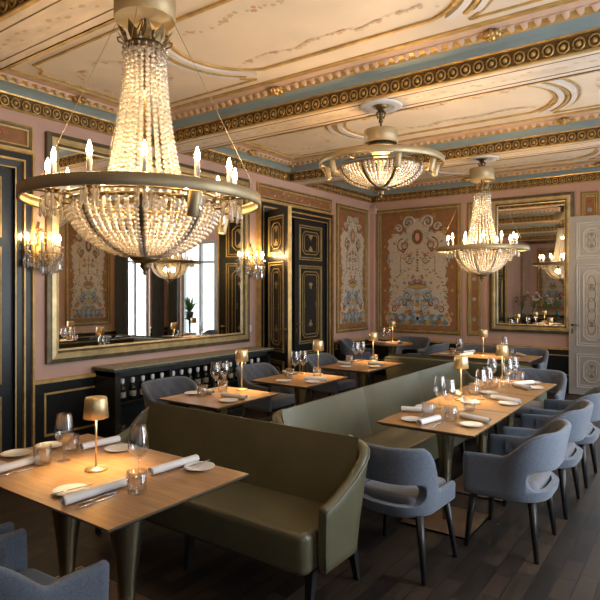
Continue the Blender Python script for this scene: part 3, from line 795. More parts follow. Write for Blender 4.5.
        wr = MB(); wr.tube([(rd-.01, 0, zd), (R-.01, 0, zr+h/2)], .0014, 5); w0 = wr.build('wire', 'wire', t, (0, 0, 0), (0, 0, a0))
        for k in range(1, 4): inst(w0, t, (0, 0, 0), (0, 0, a0 + PI/2*k))
        candle_parts(t, br + .09, 12, a0 + PI/12, zr + .0, 0)
        light('POINT', 'cone_glow', (0, 0, zr + .18), 6*PW, WARM, t, .04)
        light('POINT', 'cone_top_glow', (0, 0, zt - .22), 4*PW, WARM, t, .03)
    else:
        b = MB(); b.lathe([(.10, zd), (.14, zd-.03), (.16, zd-.045), (.10, zd-.05), (.03, bz+.02), (.012, bz-.05), (.012, bz-bd)], 24); b.build('neck', 'lampgold', t)
        for z in range(1, 8):
            u = z/8; r, zz = bf(u)
            b = MB(); b.tube([(r*.985*cos(2*PI*k/40), r*.985*sin(2*PI*k/40), zz) for k in range(40)], .003, 4, 0, True); b.build('bowl_hoop', 'antique', t)
    for a in spots: make_spot(t, R-.06, a, zr-.02)
    light('POINT', 'bowl_glow', (.09, 0, bz - bd*.40), (8 if tall else 26)*PW, WARM, t, .05)
    light('POINT', 'bowl_glow', (-.09, 0, bz - bd*.40), (8 if tall else 26)*PW, WARM, t, .05)
    return t
PW = .45
A_CAM = math.radians(-54.4)      # world direction from a chandelier towards the viewer
chandelier((3.03, 1.95, HS), 'largest crystal chandelier, nearest, with gold ring and candle bulbs at upper left', .605, 1, A_CAM, [A_CAM + .68, A_CAM + 2.4, A_CAM - 2.2], 2.152-HS, 3.10-HS, (.385, 2.125-HS, .27), 56)
chandelier((2.94, 4.79, HS), 'flat bowl chandelier without candles, hung in the middle of the ceiling', .58, 0, A_CAM, [A_CAM + q for q in (-1.75, -1.15, .15, .95, 1.4, 3.0)], 2.875-HS, 3.06-HS, (.38, 2.83-HS, .185), 60)
chandelier((3.04, 7.45, HS), 'farthest crystal chandelier with candle bulbs, before the back mirror', .58, 1, A_CAM, [A_CAM - .9, A_CAM + 2.], 2.215-HS, 3.12-HS, (.34, 2.19-HS, .30), 50)
# plaster ceiling roses
b = MB()
for x, y in ((3.03, 2.05), (2.94, 4.79), (3.04, 7.5)):
    b.lathe([(.20, 0), (.20, -.012), (.185, -.02), (.16, -.012), (.14, -.022), (.12, -.018), (.10, -.008), (0, -.006)], 32, 0, Matrix.Translation((x, y, HS)))
struct(b.build('trim_%d' % ntrim, 'pale')); ntrim += 1

# sconces
def sconce(loc, label):
    t = thing('wall_sconce', label, 'sconce', loc, PI/2, None)
    b = MB(); b.lathe([(0, -.0), (.05, -.002), (.055, -.015), (.03, -.03), (0, -.035)], 16, 0, Matrix.Rotation(PI/2, 4, 'X') @ Matrix.Scale(-1, 4, (0, 0, 1)) @ Matrix.Scale(1.6, 4, (0, 1, 0)))
    for k in range(12): b.ball((.05*cos(k*PI/6), -.02, .09 + .17*abs(sin(k*PI/12)) ), .016, 6, 4)
    for sg in (-1, 1): b.tube([(x, -.02, z) for x, z in spiral(sg*.045, .18, .05, 1.5, PI/2, sg)], .007, 5)
    for sg in (-1, 1): b.tube([(x, -.02, z) for x, z in spiral(sg*.04, -.12, .05, 1.5, -PI/2, -sg)], .007, 5)
    b.tube([(0, -.01, -.18), (0, -.01, .3)], .012, 6)
    b.build('back_plate', 'gold', t)
    rr = random.Random(2); dr = None
    for i, (x, y) in enumerate(((-.17, -.10), (-.06, -.17), (.06, -.17), (.17, -.10))):
        a = MB(); a.tube([(0, -.02, -.06), (x*.4, y*.5, -.11), (x*.8, y*.9, -.08), (x, y, -.02), (x, y, 0)], .007, 6)
        a.tube([(x*.55 + .03*cos(q*.6)*(1-q*.05), y*.6, -.05 + .03*sin(q*.6)*(1-q*.05)) for q in range(12)], .004, 5)
        a.lathe([(0, -.012), (.026, -.01), (.034, 0), (.026, .002), (0, 0)], 12, 0, Matrix.Translation((x, y, 0))); a.build('candle_arm', 'gold', t)
        s_ = MB(); s_.lathe([(0, 0), (.012, 0), (.012, .115), (.008, .12), (0, .12)], 10, 0, Matrix.Translation((x, y, 0))); cn = s_.build('candle', 'candle', t)
        l_ = MB(); l_.lathe([(0, .118), (.008, .122), (.0125, .136), (.01, .155), (0, .178)], 8, 0, Matrix.Translation((x, y, 0))); l_.build('bulb', 'bulb', cn)
        for q in range(7):
            aa = 2*PI*q/7; pp = (x + .032*cos(aa), y + .032*sin(aa), -.005 - (.05 if q % 2 else 0))
            if dr is None: dr = drop_mesh(.09).build('crystal_drop', 'crystal', t, pp)
            else: inst(dr, t, pp, (0, 0, aa), (1.2, 1.2, .8 + .5*rr.random()))
    for q in range(16):
        x = -.2 + .4*q/15; pp = (x, -.10 - .06*cos(x*7), -.07 - .05*cos(x*8)); inst(dr, t, pp, (0, 0, q), (1.4, 1.4, .8 + .6*rr.random()))
    for sg in (-1, 1):
        for low in (0, 1):
            c = MB()
            for k in range(12):
                u = k/11
                c.ball((sg*(.05 + .13*u), -.15 + .04*u, -.02 - .14*4*u*(1-u)*.35) if low else (sg*(.02 + .17*u), -.04 - .09*u, .19 - .14*u - .14*u*(1-u)), .011, 6, 4, 0, 1., False)
            c.build('crystal_swag', 'crystal', t)
    return t
sconce((.0, 3.082, 2.06), 'crystal wall sconce with glowing candles left of the big mirror')
sconce((.0, 6.325, 2.06), 'crystal wall sconce with glowing candles right of the big mirror')

# ------------------------------------------------------------------ furniture
def path_u(L, yf, yb, rc, n=7, ns=6, nl=16):
    P = []; hx = L/2
    for k in range(ns): P.append((-hx, yf + (yb + rc - yf)*k/ns))
    for k in range(n+1):
        a = PI + PI/2*k/n; P.append((-hx + rc + rc*cos(a), yb + rc + rc*sin(a)))
    for k in range(1, nl): P.append((-hx + rc + (L-2*rc)*k/nl, yb))
    for k in range(n+1):
        a = 1.5*PI + PI/2*k/n; P.append((hx - rc + rc*cos(a), yb + rc + rc*sin(a)))
    for k in range(1, ns+1): P.append((hx, yb + rc + (yf - yb - rc)*k/ns))
    return P
def normals(P):
    N = []
    for i in range(len(P)):
        t = Vector(P[min(i+1, len(P)-1)]) - Vector(P[max(i-1, 0)]); t.normalize(); N.append(Vector((t.y, -t.x)))
    return N
def shell(b, P, z0, ztop, lean, th, mat=0, nv=6, rtop=.02, frontcurve=0.):
    """wrap-around wall: closed cross-sections along P (front-left, round the back, front-right)"""
    N = normals(P); rows = []; n = len(P)
    def section(i, k=1., ins=0.):
        p, nn = P[i], N[i]; zt = ztop(p[0], p[1]) - ins; zb = z0(p[0], p[1]) + ins; S = []
        ln = lean(p[0], p[1])
        def pt(off, z): o = off + ln*(z-zb); return (p[0] + nn.x*o, p[1] + nn.y*o, z)
        hb = th*k/2
        for v in range(nv+1): S.append(pt(hb - .0, zb + .012 + (zt - rtop - zb - .012)*v/nv))
        for q in range(1, 4):
            a = PI*q/4; S.append(pt(hb*cos(a), zt - rtop + rtop*sin(a)))
        for v in range(nv+1): S.append(pt(-hb, zt - rtop + (zb + .012 - zt + rtop)*v/nv))
        S.append(pt(-hb*.6, zb)); S.append(pt(hb*.6, zb))
        return S
    def shift(S, i, d):
        t = (Vector(P[1]) - Vector(P[0])).normalized() if i == 0 else (Vector(P[-1]) - Vector(P[-2])).normalized()
        return [(x + t.x*d, y + t.y*d, z) for x, y, z in S]
    rows.append(shift(section(0, .45, .022), 0, -.012)); rows.append(shift(section(0, .82, .006), 0, -.007))
    for i in range(n): rows.append(section(i))
    rows.append(shift(section(n-1, .82, .006), n-1, .007)); rows.append(shift(section(n-1, .45, .022), n-1, .012))
    # sections run so that the faces look outward
    b.grid([r[::-1] for r in rows], mat, True, True)
    b.add(rows[0], [tuple(range(len(rows[0])))], mat); b.add(rows[-1], [tuple(range(len(rows[-1])))[::-1]], mat)
    return rows, nv
def smooth(t): t = max(0, min(1, t)); return t*t*(3-2*t)
def sofa(L, label, loc, rz, legs):
    """front faces local +y; local y: seat front .42, arm front .30, back seat line -.12"""
    t = thing('sofa', label, 'sofa', loc, rz)
    yf, yb = .29, -.09
    P = path_u(L - .06, yf, yb, .12, 8, 10, max(16, int(L*10)))
    zt = lambda x, y: .575 + .085*smooth((yf - y)/.34) + .185*smooth((yf - y - .27)/.15)
    zb = lambda x, y: .235
    def lean(x, y): return .01 + .19*smooth((yb + .10 - y)/.10)
    b = MB(); rows, nv = shell(b, P, zb, zt, lean, .06, 0, 8, .022); b.build('shell', 'leather', t)
    # piping along the outer top edge and down the arm fronts
    b = MB(); pip = [(r[nv][0], r[nv][1], r[nv][2] + .004) for r in rows[1:-1]]
    lo = rows[1]; hi = rows[-2]
    b.tube([lo[k] for k in range(0, nv, 2)] + pip + [hi[k] for k in range(nv-1, -1, -2)], .0075, 6); b.build('piping', 'piping', t)
    b = MB(); hx = L/2 - .065
    b.rbox(-hx, yb + .03, .235, hx, .405, .45, .035, 0, None, 5, .012); b.build('seat', 'leather', t)
    # upholstered inner back in segments (the seams of the photo)
    b = MB(); n = max(1, round(L/1.15)) if L > 2.2 else 1; seg = (2*hx)/n
    for k in range(n):
        x0 = -hx + seg*k; rows2 = []
        for j in range(13):
            u = j/12; x = x0 + seg*u; e = min(u, 1-u)*seg; pf = .012*smooth(e/.03) if n > 1 else .012*smooth(e/.2)
            rows2.append([(x, yb + .03 + .02 - .24*(z - .44) + pf - .008, z) for z in (.44, .5, .6, .7, .78, .815, .832)])
        b.grid(rows2[::-1])
    b.build('back_cushion', 'leather', t)
    lg = None
    for x, y, sx_, sy_ in legs:
        q = MB(); q.add([(-.024, -.024, .245), (.024, -.024, .245), (.024, .024, .245), (-.024, .024, .245), (sx_-.014, sy_-.014, 0), (sx_+.014, sy_-.014, 0), (sx_+.014, sy_+.014, 0), (sx_-.014, sy_+.014, 0)],
                        [(0, 1, 2, 3), (4, 7, 6, 5), (0, 4, 5, 1), (1, 5, 6, 2), (2, 6, 7, 3), (3, 7, 4, 0)]); q.build('leg', 'legwood', t, (x, y, 0))
    return t
def sofa_legs(L):
    xs = [-L/2 + .09, 0, L/2 - .09] if L < 2.2 else [-L/2 + .09, -L/6, L/6, L/2 - .09]
    return [(x, .30, 0, .03) for x in xs] + [(x, -.10, 0, -.07) for x in xs]
S0 = sofa(1.95, 'olive leather sofa at the front table, seen side-on with its seat open', (2.9, 2.70, 0), PI, sofa_legs(1.95))
LL = 3.56
sofa(LL, 'long grey-green leather banquette facing the right-hand row of tables', (3.185, 4.83, 0), -PI/2, sofa_legs(LL)).scale = (1, 1, 1.02)
sofa(LL - .06, 'lower long leather banquette behind the grey-green one, facing the bar cabinet', (2.64, 4.83, 0), PI/2, sofa_legs(LL - .06)).scale = (1, 1, .88)
dup(S0, 'olive leather sofa at the far table, its back to the viewer', (2.9, 6.98, 0), 0)

# chairs -----------------------------------------------------------------------
def bake(o):
    dg = bpy.context.evaluated_depsgraph_get(); me = bpy.data.meshes.new_from_object(o.evaluated_get(dg)); o.modifiers.clear(); o.data = me
def chair(label, loc, rz, arms=True, group=None):
    t = thing('armchair' if arms else 'dining_chair', label, 'chair', loc, rz, group)
    yf, yb, wd = (.23, -.235, .53) if arms else (.235, -.235, .455)
    P = path_u(wd, yf, yb, .19, 10, 8, 10)
    if arms: zt = lambda x, y: .625 + .01*smooth((yf-y)/.2) + .17*smooth((-.01 - y)/.19)
    else: zt = lambda x, y: .475 + .305*smooth((.02 - y)/.19)
    zb = lambda x, y: .36
    lean = lambda x, y: .04 + .16*smooth((.05 - y)/.25)
    b = MB(); rows, nv = shell(b, P, zb, zt, lean, .045, 0, 8, .016); sh = b.build('shell', 'fabric', t)
    # the oval opening low in the back
    c = MB(); R_ = .068; yh = -.155; n = 10; prof = []
    for k in range(n+1): a = -PI/2 + PI*k/n; prof.append((yh - R_ + R_*cos(a), .495 + R_*sin(a)))
    prof += [(-.6, .495 + R_), (-.6, .495 - R_)]
    q = len(prof); vs = [(.5, y, z) for y, z in prof] + [(-.5, y, z) for y, z in prof]
    fs = [tuple(range(q)), tuple(range(2*q-1, q-1, -1))] + [(k, q+k, q+(k+1) % q, (k+1) % q) for k in range(q)]
    c.add(vs, fs); cut = c.build('cutter', 'fabric')
    bpy.context.view_layer.update()
    cut.parent = t
    bpy.context.view_layer.update()
    md = sh.modifiers.new('open', 'BOOLEAN'); md.operation = 'DIFFERENCE'; md.object = cut; md.solver = 'EXACT'
    bpy.context.view_layer.update(); bake(sh); bpy.data.objects.remove(cut)
    # quilted pad inside the back
    b = MB(); rows2 = []; i0, i1 = (8, len(P)-8); N = normals(P); seg = range(i0, i1)
    if arms: seg = range(3, len(P)-3)
    fine = []
    for i in list(seg)[:-1]:
        for f in (0, .34, .67): fine.append((Vector(P[i])*(1-f) + Vector(P[i+1])*f, (N[i]*(1-f) + N[i+1]*f).normalized()))
    s_ = 0; last = None
    for p, nn in fine:
        if last is not None: s_ += (p-last).length
        last = p; zt_ = zt(p.x, p.y) - .018; zl = .585 if p.y < -.05 else .47
        zl = .47 + .115*smooth((-.0 - p.y)/.1)
        row = []
        for j in range(11):
            z = zl + (zt_ - zl)*j/10
            qd = abs(sin(PI*(s_/.11 + (z-.5)/.13)))*abs(sin(PI*(s_/.11 - (z-.5)/.13)))
            edge = min(j, 10-j)/10
            off = -.0225 - .004 - .012*(qd**.5)*min(1, edge*4) + (.006 if edge == 0 else 0) + lean(p.x, p.y)*(z-.36)
            row.append((p.x + nn.x*off, p.y + nn.y*off, z))
        rows2.append(row)
    b.grid(rows2[::-1]); b.build('quilted_lining', 'fabricd', t)
    b = MB(); b.rbox(-wd/2 + .03, -.20, .375, wd/2 - .03, .245 if arms else .275, .475, .035, 0, None, 5, .012); b.build('seat', 'fabrics', t)
    b = MB(); b.box(-.2, -.18, .345, .2, .2, .376); b.build('seat_frame', 'legwood', t)
    for sx_ in (-1, 1):
        for sy_, yy in ((1, .19), (-1, -.17)):
            q = MB(); X0 = sx_*.205; Xf = sx_*.255; Yf = yy + sy_*.04
            q.tube([(X0, yy, .372), (X0*.45 + Xf*.55, yy + sy_*.02, .2), (Xf, Yf, 0)], [.027, .022, .0135], 4); q.build('leg', 'legwood', t)
    return t
CH = 'chairs along the right-hand tables'
c1 = chair('blue-grey armchair nearest the viewer beside the right-hand tables', (4.38, 3.92, 0), PI/2, True, CH)
dup(c1, 'blue-grey armchair second from the viewer beside the right-hand tables', (4.39, 4.76, 0), PI/2)
dup(c1, 'blue-grey armchair third from the viewer, by the far right edge', (4.40, 5.57, 0), PI/2)
dup(c1, 'blue-grey quilted armchair at the far end of the right-hand tables, facing the viewer', (3.93, 6.33, 0), PI + .06)
d1 = chair('low-sided blue-grey chair with oval back opening, its back to the viewer behind the sofa arm', (3.885, 3.25, 0), -.05, False)
G2 = 'armchairs at the front table'
dup(c1, 'blue-grey armchair in the bottom left corner of the picture, arm nearest the viewer', (3.26, 1.11, 0), .06, G2)
dup(c1, 'blue-grey armchair at the front table mostly cut off by the left picture edge', (2.58, 1.10, 0), 0., G2)
G3 = 'grey armchairs between the bar cabinet and the left tables'
for (x, y), lb in zip(((1.37, 3.74), (1.37, 5.06), (1.38, 6.40)), ('grey quilted armchair against the wine bottles, nearest of the left row', 'grey quilted armchair before the open black door, middle of the left row', 'grey armchair at the left row\'s farthest table')):
    dup(c1, lb, (x, y, 0), -PI/2, G3)
G4 = 'armchairs around the corner table'
dup(c1, 'dark blue armchair left of the round corner table', (.46, 8.72, 0), -PI/2 + .35, G4)
dup(c1, 'blue armchair between the round corner table and the back wall', (1.02, 9.62, 0), PI, G4)
dup(c1, 'blue armchair right of the round corner table', (1.62, 9.0, 0), PI/2, G4)
G5 = 'armchairs behind the far table'
dup(c1, 'grey quilted armchair behind the far table, left one below the narrow panel', (2.52, 8.72, 0), PI, G5)
dup(c1, 'grey quilted armchair behind the far table, right one below the back mirror', (3.24, 8.72, 0), PI, G5)

# tables -----------------------------------------------------------------------
TR = [(0, 0), (.021, 0), (.022, .03), (.027, .16), (.034, .28), (.044, .40), (.056, .53), (.068, .63), (.082, .70), (.085, .718), (.085, .722), (0, .722)]
def table(label, x0, y0, x1, y1, cols, group=None, round_=False, pw=.245, ps=1.):
    cx, cy = (x0+x1)/2, (y0+y1)/2; hx, hy = (x1-x0)/2, (y1-y0)/2
    t = thing('dining_table', label, 'table', (cx, cy, 0), 0, group)
    b = MB()
    if round_: b.lathe([(0, .722), (hx-.03, .722), (hx, .742), (hx, .75), (0, .75)], 40)
    else:
        i = .028
        vs = [(-hx+i, -hy+i, .722), (hx-i, -hy+i, .722), (hx-i, hy-i, .722), (-hx+i, hy-i, .722), (-hx, -hy, .741), (hx, -hy, .741), (hx, hy, .741), (-hx, hy, .741), (-hx, -hy, .75), (hx, -hy, .75), (hx, hy, .75), (-hx, hy, .75)]
        b.add(vs, [(3, 2, 1, 0)] + [(k, (k+1) % 4, 4+(k+1) % 4, 4+k) for k in range(4)] + [(4+k, 4+(k+1) % 4, 8+(k+1) % 4, 8+k) for k in range(4)], 1)
        b.add([vs[k] for k in (8, 9, 10, 11)], [(0, 1, 2, 3)], 0)
    o = b.build('tabletop', ['top', 'edge'], t)
    for dx, dy in cols:
        b = MB(); b.lathe(TR, 28, 0, Matrix.Translation((dx, dy, .012)) @ Matrix.Diagonal((ps, ps, .71/.722, 1))); b.build('pedestal', 'brass', t)
    w = max(abs(d[0]) for d in cols) + pw
    b = MB(); b.box(-w, -pw, 0, w, pw, .012, 0)
    for q in ((-w, -pw, w, -pw+.004), (-w, pw-.004, w, pw), (-w, -pw, -w+.004, pw), (w-.004, -pw, w, pw)): b.box(q[0], q[1], 0, q[2], q[3], .0135, 1)
    b.build('base_plate', ['plate_wood', 'steel'], t)
    return t
GT = 'square tables along the grey-green banquette'; GL = 'square tables before the bar cabinet'
table('large rectangular wooden table nearest the viewer, at lower left', 2.18, 1.35, 3.55, 2.18, [(-.255, 0), (.255, 0)], None, False, .245, 1.5)
table('square wooden table nearest the viewer in the right-hand row', 3.54, 3.57, 4.235, 4.392, [(0, 0)], GT)
table('square wooden table in the middle of the right-hand row', 3.54, 4.40, 4.235, 5.217, [(0, 0)], GT)
table('square wooden table at the far end of the right-hand row', 3.54, 5.225, 4.235, 6.035, [(0, 0)], GT)
table('square wooden table behind the olive sofa, nearest in the left row', 1.62, 3.24, 2.31, 4.03, [(0, 0)], GL)
table('square wooden table in the middle of the left row', 1.62, 4.44, 2.32, 5.23, [(0, 0)], GL)
table('square wooden table at the far end of the left row', 1.63, 5.68, 2.31, 6.62, [(0, 0)], GL)
table('long far table below the back wall mirror', 2.2, 7.70, 3.57, 8.45, [(-.3, 0), (.3, 0)])
table('small round table in the far corner', .61, 8.65, 1.33, 9.37, [(0, 0)], None, True, .2)

# table lamps
def lamp_proto(label, loc):
    t = thing('table_lamp', label, 'lamp', loc, 0, 'cordless gold table lamps')
    b = MB(); b.lathe([(0, 0), (.054, 0), (.056, .004), (.054, .012), (.012, .016), (.006, .02), (0, .02)], 28); b.build('base', 'lampgold', t)
    b = MB(); b.lathe([(0, .016), (.0055, .016), (.0055, .352), (0, .352)], 10); b.build('stem', 'lampgold', t)
    b = MB(); b.lathe([(.0605, .268), (.0625, .269), (.0555, .368), (.051, .375), (.0, .377), (0, .373), (.049, .371), (.053, .366), (.0605, .269)], 32); b.build('shade', 'lampgold', t)
    b = MB(); b.lathe([(.03, .362), (0, .360)], 16); b.build('diffuser', 'led', t)
    light('POINT', 'lamp_glow', (.0, .012, .325), LAMP, (1., .68, .36), t, .018)
    return t
LAMP = 13.
LM = [((2.87, 1.765), 'gold table lamp on the large front table'), ((3.752, 4.68), 'gold table lamp on the middle table of the right row'), ((3.77, 5.81), 'gold table lamp on the far end table of the right row'),
      ((1.93, 3.96), 'gold table lamp on the nearest left-row table'), ((1.98, 5.16), 'gold table lamp on the middle left-row table'), ((1.91, 6.555), 'gold table lamp on the farthest left-row table'),
      ((2.90, 7.95), 'gold table lamp on the far table below the back mirror'), ((.87, 9.22), 'gold table lamp on the round corner table')]
lp = None
for (x, y), lb in LM:
    if lp is None: lp = lamp_proto(lb, (x, y, .751))
    else: dup(lp, lb, (x, y, .751))
# tableware
ZT = .751
def wg(label, loc):
    t = thing('wine_glass', label, 'glass', loc, 0, 'wine glasses')
    b = MB(); b.lathe([(.004, .09), (.014, .094), (.034, .110), (.047, .132), (.051, .155), (.049, .185), (.043, .22), (.0365, .255)], 24)
    b.lathe([(.0355, .255), (.042, .22), (.048, .185), (.0498, .155), (.0458, .133), (.033, .112), (.0, .098)], 24); b.build('bowl', 'glass', t)
    b = MB(); b.lathe([(0, 0), (.034, 0), (.035, .002), (.01, .006), (.0045, .012), (.0035, .06), (.005, .088), (0, .094)], 16); b.build('stem', 'glass', t); return t
def tm(label, loc):
    b = MB(); b.lathe([(0, 0), (.039, 0), (.044, .006), (.046, .10), (.0445, .1005), (.0425, .014), (0, .012)], 20)
    o = b.build('tumbler', 'glass', None, loc); return tag(o, label, 'glass', 'water tumblers')
def pl(label, loc):
    b = MB(); b.lathe([(0, 0), (.045, 0), (.048, .003), (.078, .012), (.080, .0145), (.077, .0145), (.05, .006), (0, .005)], 32)
    o = b.build('side_plate', 'china', None, loc); return tag(o, label, 'plate', 'white side plates')
def nk(label, loc, rz, L=.28):
    b = MB(); prof = []; n = 60
    for k in range(n+1):
        t = k/n; a = t*2*PI*2.75; r = .007 + .017*t; prof.append((r*cos(a)*1.12, .0215 + r*sin(a)*.88))
    zmin = min(z for _, z in prof); prof = [(y, z - zmin) for y, z in prof]
    rows = []
    for x in (-L/2, -L/2+.002, 0, L/2-.002, L/2): rows.append([(x, y, z) for y, z in prof])
    b.grid(rows); th = [[(x, y*.95, .0215 + (z-.0215)*.95) for x, y, z in r] for r in rows][::-1]; b.grid(th)
    o = b.build('napkin_roll', 'cloth', None, loc, (0, 0, rz)); return tag(o, label, 'napkin', 'rolled white napkins')
def kn(label, loc, rz):
    b = MB(); b.tube([(-.10, 0, .004), (-.05, 0, .0045), (0, 0, .004)], [.004, .0055, .0045], 6, 0, False, None, (1, 1, .6))
    b.add([(0, -.006, .0025), (.09, -.009, .0025), (.115, .004, .0025), (0, .006, .0025), (0, -.006, .004), (.09, -.009, .004), (.115, .004, .004), (0, .006, .004)], [(3, 2, 1, 0), (4, 5, 6, 7), (0, 1, 5, 4), (1, 2, 6, 5), (2, 3, 7, 6), (3, 0, 4, 7)])
    o = b.build('table_knife', 'silver', None, loc, (0, 0, rz)); return tag(o, label, 'knife', 'table knives')
def fk(label, loc, rz):
    b = MB(); b.tube([(-.10, 0, .004), (-.04, 0, .005), (.03, 0, .006)], [.006, .004, .003], 6, 0, False, None, (1, 1, .6))
    b.box(.03, -.010, .004, .052, .010, .007)
    for k in range(4): b.box(.052, -.010 + .006*k - .0, .004, .095, -.0075 + .006*k, .0065)
    o = b.build('fork', 'silver', None, loc, (0, 0, rz)); return tag(o, label, 'fork', 'forks')
protos = {}
def put(kind, fn, label, x, y, rz=0., z=ZT, sc=None):
    if kind not in protos:
        o = fn(label, (x, y, z), rz) if kind in ('nk', 'kn', 'fk') else fn(label, (x, y, z)); protos[kind] = o
    else: o = dup(protos[kind], label, (x, y, z), rz)
    o.scale = sc or (1, 1, 1)
    return o
def NK(label, x0, y0, x1, y1):
    L = math.hypot(x1-x0, y1-y0); put('nk', nk, label, (x0+x1)/2, (y0+y1)/2, math.atan2(y1-y0, x1-x0), ZT, (max(.85, min(1.2, L/.28)), 1, 1))
# front table
put('wg', wg, 'wine glass left of the lamp on the front table', 2.59, 1.76); put('wg', wg, 'wine glass right of the lamp on the front table', 3.14, 1.82)
put('tm', tm, 'water tumbler left of the lamp on the front table, nearer one', 2.555, 1.655); put('tm', tm, 'water tumbler behind the left wine glass on the front table', 2.475, 1.87)
put('tm', tm, 'water tumbler at the tip of the nearest rolled napkin, front table', 3.31, 1.675)
for x, y, lb in ((2.275, 1.66, 'white side plate at the left end of the front table'), (2.275, 1.86, 'white side plate beside the black door on the front table, behind the other'), (2.66, 2.06, 'white side plate on the front table beside the sofa, behind the lamp'),
                 (3.06, 1.50, 'white side plate with knife, nearest the viewer on the front table'), (3.29, 2.09, 'white side plate on the front table before the olive sofa seat'), (2.40, 1.46, 'white side plate cut by the left picture edge, front table')):
    put('pl', pl, lb, x, y)
NK('rolled white napkin nearest the viewer on the front table', 3.183, 1.385, 3.19, 1.70); NK('rolled white napkin at the left picture edge on the front table', 2.52, 1.40, 2.505, 1.66)
NK('rolled white napkin left of the lamp beside the sofa', 2.49, 1.93, 2.51, 2.17); NK('rolled white napkin before the olive sofa seat, front table', 3.17, 1.87, 3.19, 2.165)
put('kn', kn, 'steel knife beside the nearest napkin on the front table', 3.265, 1.49, PI/2+.05); put('fk', fk, 'steel fork beside the nearest napkin on the front table', 3.232, 1.53, PI/2)
put('kn', kn, 'steel knife lying on the nearest side plate', 3.075, 1.50, PI/2-.12, ZT+.0135); put('kn', kn, 'steel knife lying on the side plate before the sofa seat', 3.262, 2.09, PI/2, ZT+.0135)
put('kn', kn, 'steel knife beside the left-edge napkin on the front table', 2.585, 1.50, PI/2)
# right row
R1 = 'nearest right-row table'; R2 = 'middle right-row table'; R3 = 'far end right-row table'
put('wg', wg, 'wine glass nearer the banquette on the ' + R1, 3.74, 4.24); put('wg', wg, 'wine glass nearer the armchair on the ' + R1, 3.86, 4.12)
put('tm', tm, 'water tumbler by the rear napkin on the ' + R1, 3.77, 3.93); put('tm', tm, 'water tumbler between two napkins on the ' + R1, 3.955, 3.905); put('tm', tm, 'water tumbler behind the wine glasses on the ' + R1, 3.95, 4.31)
NK('rolled napkin nearest the banquette on the ' + R1, 3.56, 3.99, 3.74, 4.05); NK('rolled napkin at the near edge of the ' + R1, 3.835, 3.63, 3.88, 3.86); NK('rolled napkin before the first armchair, ' + R1, 3.99, 4.03, 4.21, 3.96)
put('pl', pl, 'white side plate at the near left of the ' + R1, 3.735, 3.74); put('pl', pl, 'white side plate by the banquette on the ' + R1, 3.64, 4.20); put('pl', pl, 'white side plate at the armchair corner of the ' + R1, 4.13, 3.83)
put('kn', kn, 'steel knife at the near edge of the ' + R1, 3.935, 3.72, PI/2)
put('pl', pl, 'white side plate beside the lamp on the ' + R2, 3.86, 4.60); put('pl', pl, 'white side plate at the armchair side of the ' + R2, 4.13, 4.72); put('pl', pl, 'white side plate at the far edge of the ' + R2, 3.85, 5.12)
put('wg', wg, 'wine glass nearer the lamp on the ' + R2, 3.88, 4.80); put('wg', wg, 'wine glass farther from the lamp on the ' + R2, 3.885, 4.965)
put('tm', tm, 'water tumbler behind the lamp on the ' + R2, 3.76, 4.98)
NK('rolled napkin at the armchair side of the ' + R2, 3.95, 4.88, 4.21, 4.80); NK('rolled napkin at the banquette side of the ' + R2, 3.57, 4.97, 3.72, 4.80)
put('wg', wg, 'wine glass left of the lamp on the ' + R3, 3.70, 5.70); put('wg', wg, 'wine glass right of the lamp on the ' + R3, 3.85, 5.72); put('wg', wg, 'wine glass behind the lamp on the ' + R3, 3.86, 5.89)
put('tm', tm, 'water tumbler at the near edge of the ' + R3, 3.79, 5.46); put('tm', tm, 'water tumbler in the middle of the near half of the ' + R3, 3.87, 5.55); put('tm', tm, 'water tumbler at the far edge of the ' + R3, 3.90, 5.975)
put('pl', pl, 'white side plate at the armchair side of the ' + R3, 4.13, 5.62); put('pl', pl, 'white side plate at the far edge of the ' + R3, 4.03, 5.93)
NK('rolled napkin at the far edge of the ' + R3, 3.95, 5.72, 4.02, 5.84); NK('rolled napkin at the armchair side of the ' + R3, 3.93, 5.64, 4.10, 5.50)
# left row
for nm, gl, tl, pp, nn in (('nearest left-row table', ((1.69, 3.86), (1.71, 3.96)), ((1.86, 3.52), (1.84, 3.80)), ((2.20, 3.49), (1.71, 3.56)), ((2.0, 3.63, 2.28, 3.62), (1.64, 3.69, 1.88, 3.63))),
                           ('middle left-row table', ((1.76, 5.03), (1.80, 5.13)), ((1.87, 4.79), (2.06, 5.02)), ((1.95, 4.57), (2.22, 4.70)), ((1.64, 5.00, 1.80, 4.89), (2.08, 4.80, 2.28, 4.86))),
                           ('farthest left-row table', ((1.73, 6.42), (1.75, 6.54)), ((1.76, 6.20), (1.98, 6.46)), ((1.92, 5.85), (2.20, 6.06)), ((1.68, 6.08, 1.92, 5.98), (2.02, 6.25, 2.24, 6.20)))):
    for p, w_ in zip(gl, ('nearer the viewer', 'beside the lamp')): put('wg', wg, 'wine glass %s on the %s' % (w_, nm), *p)
    for p, w_ in zip(tl, ('by the plates', 'beside the lamp')): put('tm', tm, 'water tumbler %s on the %s' % (w_, nm), *p)
    for p, w_ in zip(pp, (('on the banquette side of', 'on the armchair side of') if 'nearest' in nm else ('at the near edge of', 'at the banquette corner of'))): put('pl', pl, 'white side plate %s the %s' % (w_, nm), *p)
    for p, w_ in zip(nn, ('on the banquette side of', 'on the armchair side of') if 'nearest' in nm else ('on the armchair side of', 'on the banquette side of')): NK('rolled napkin %s the %s' % (w_, nm), *p)
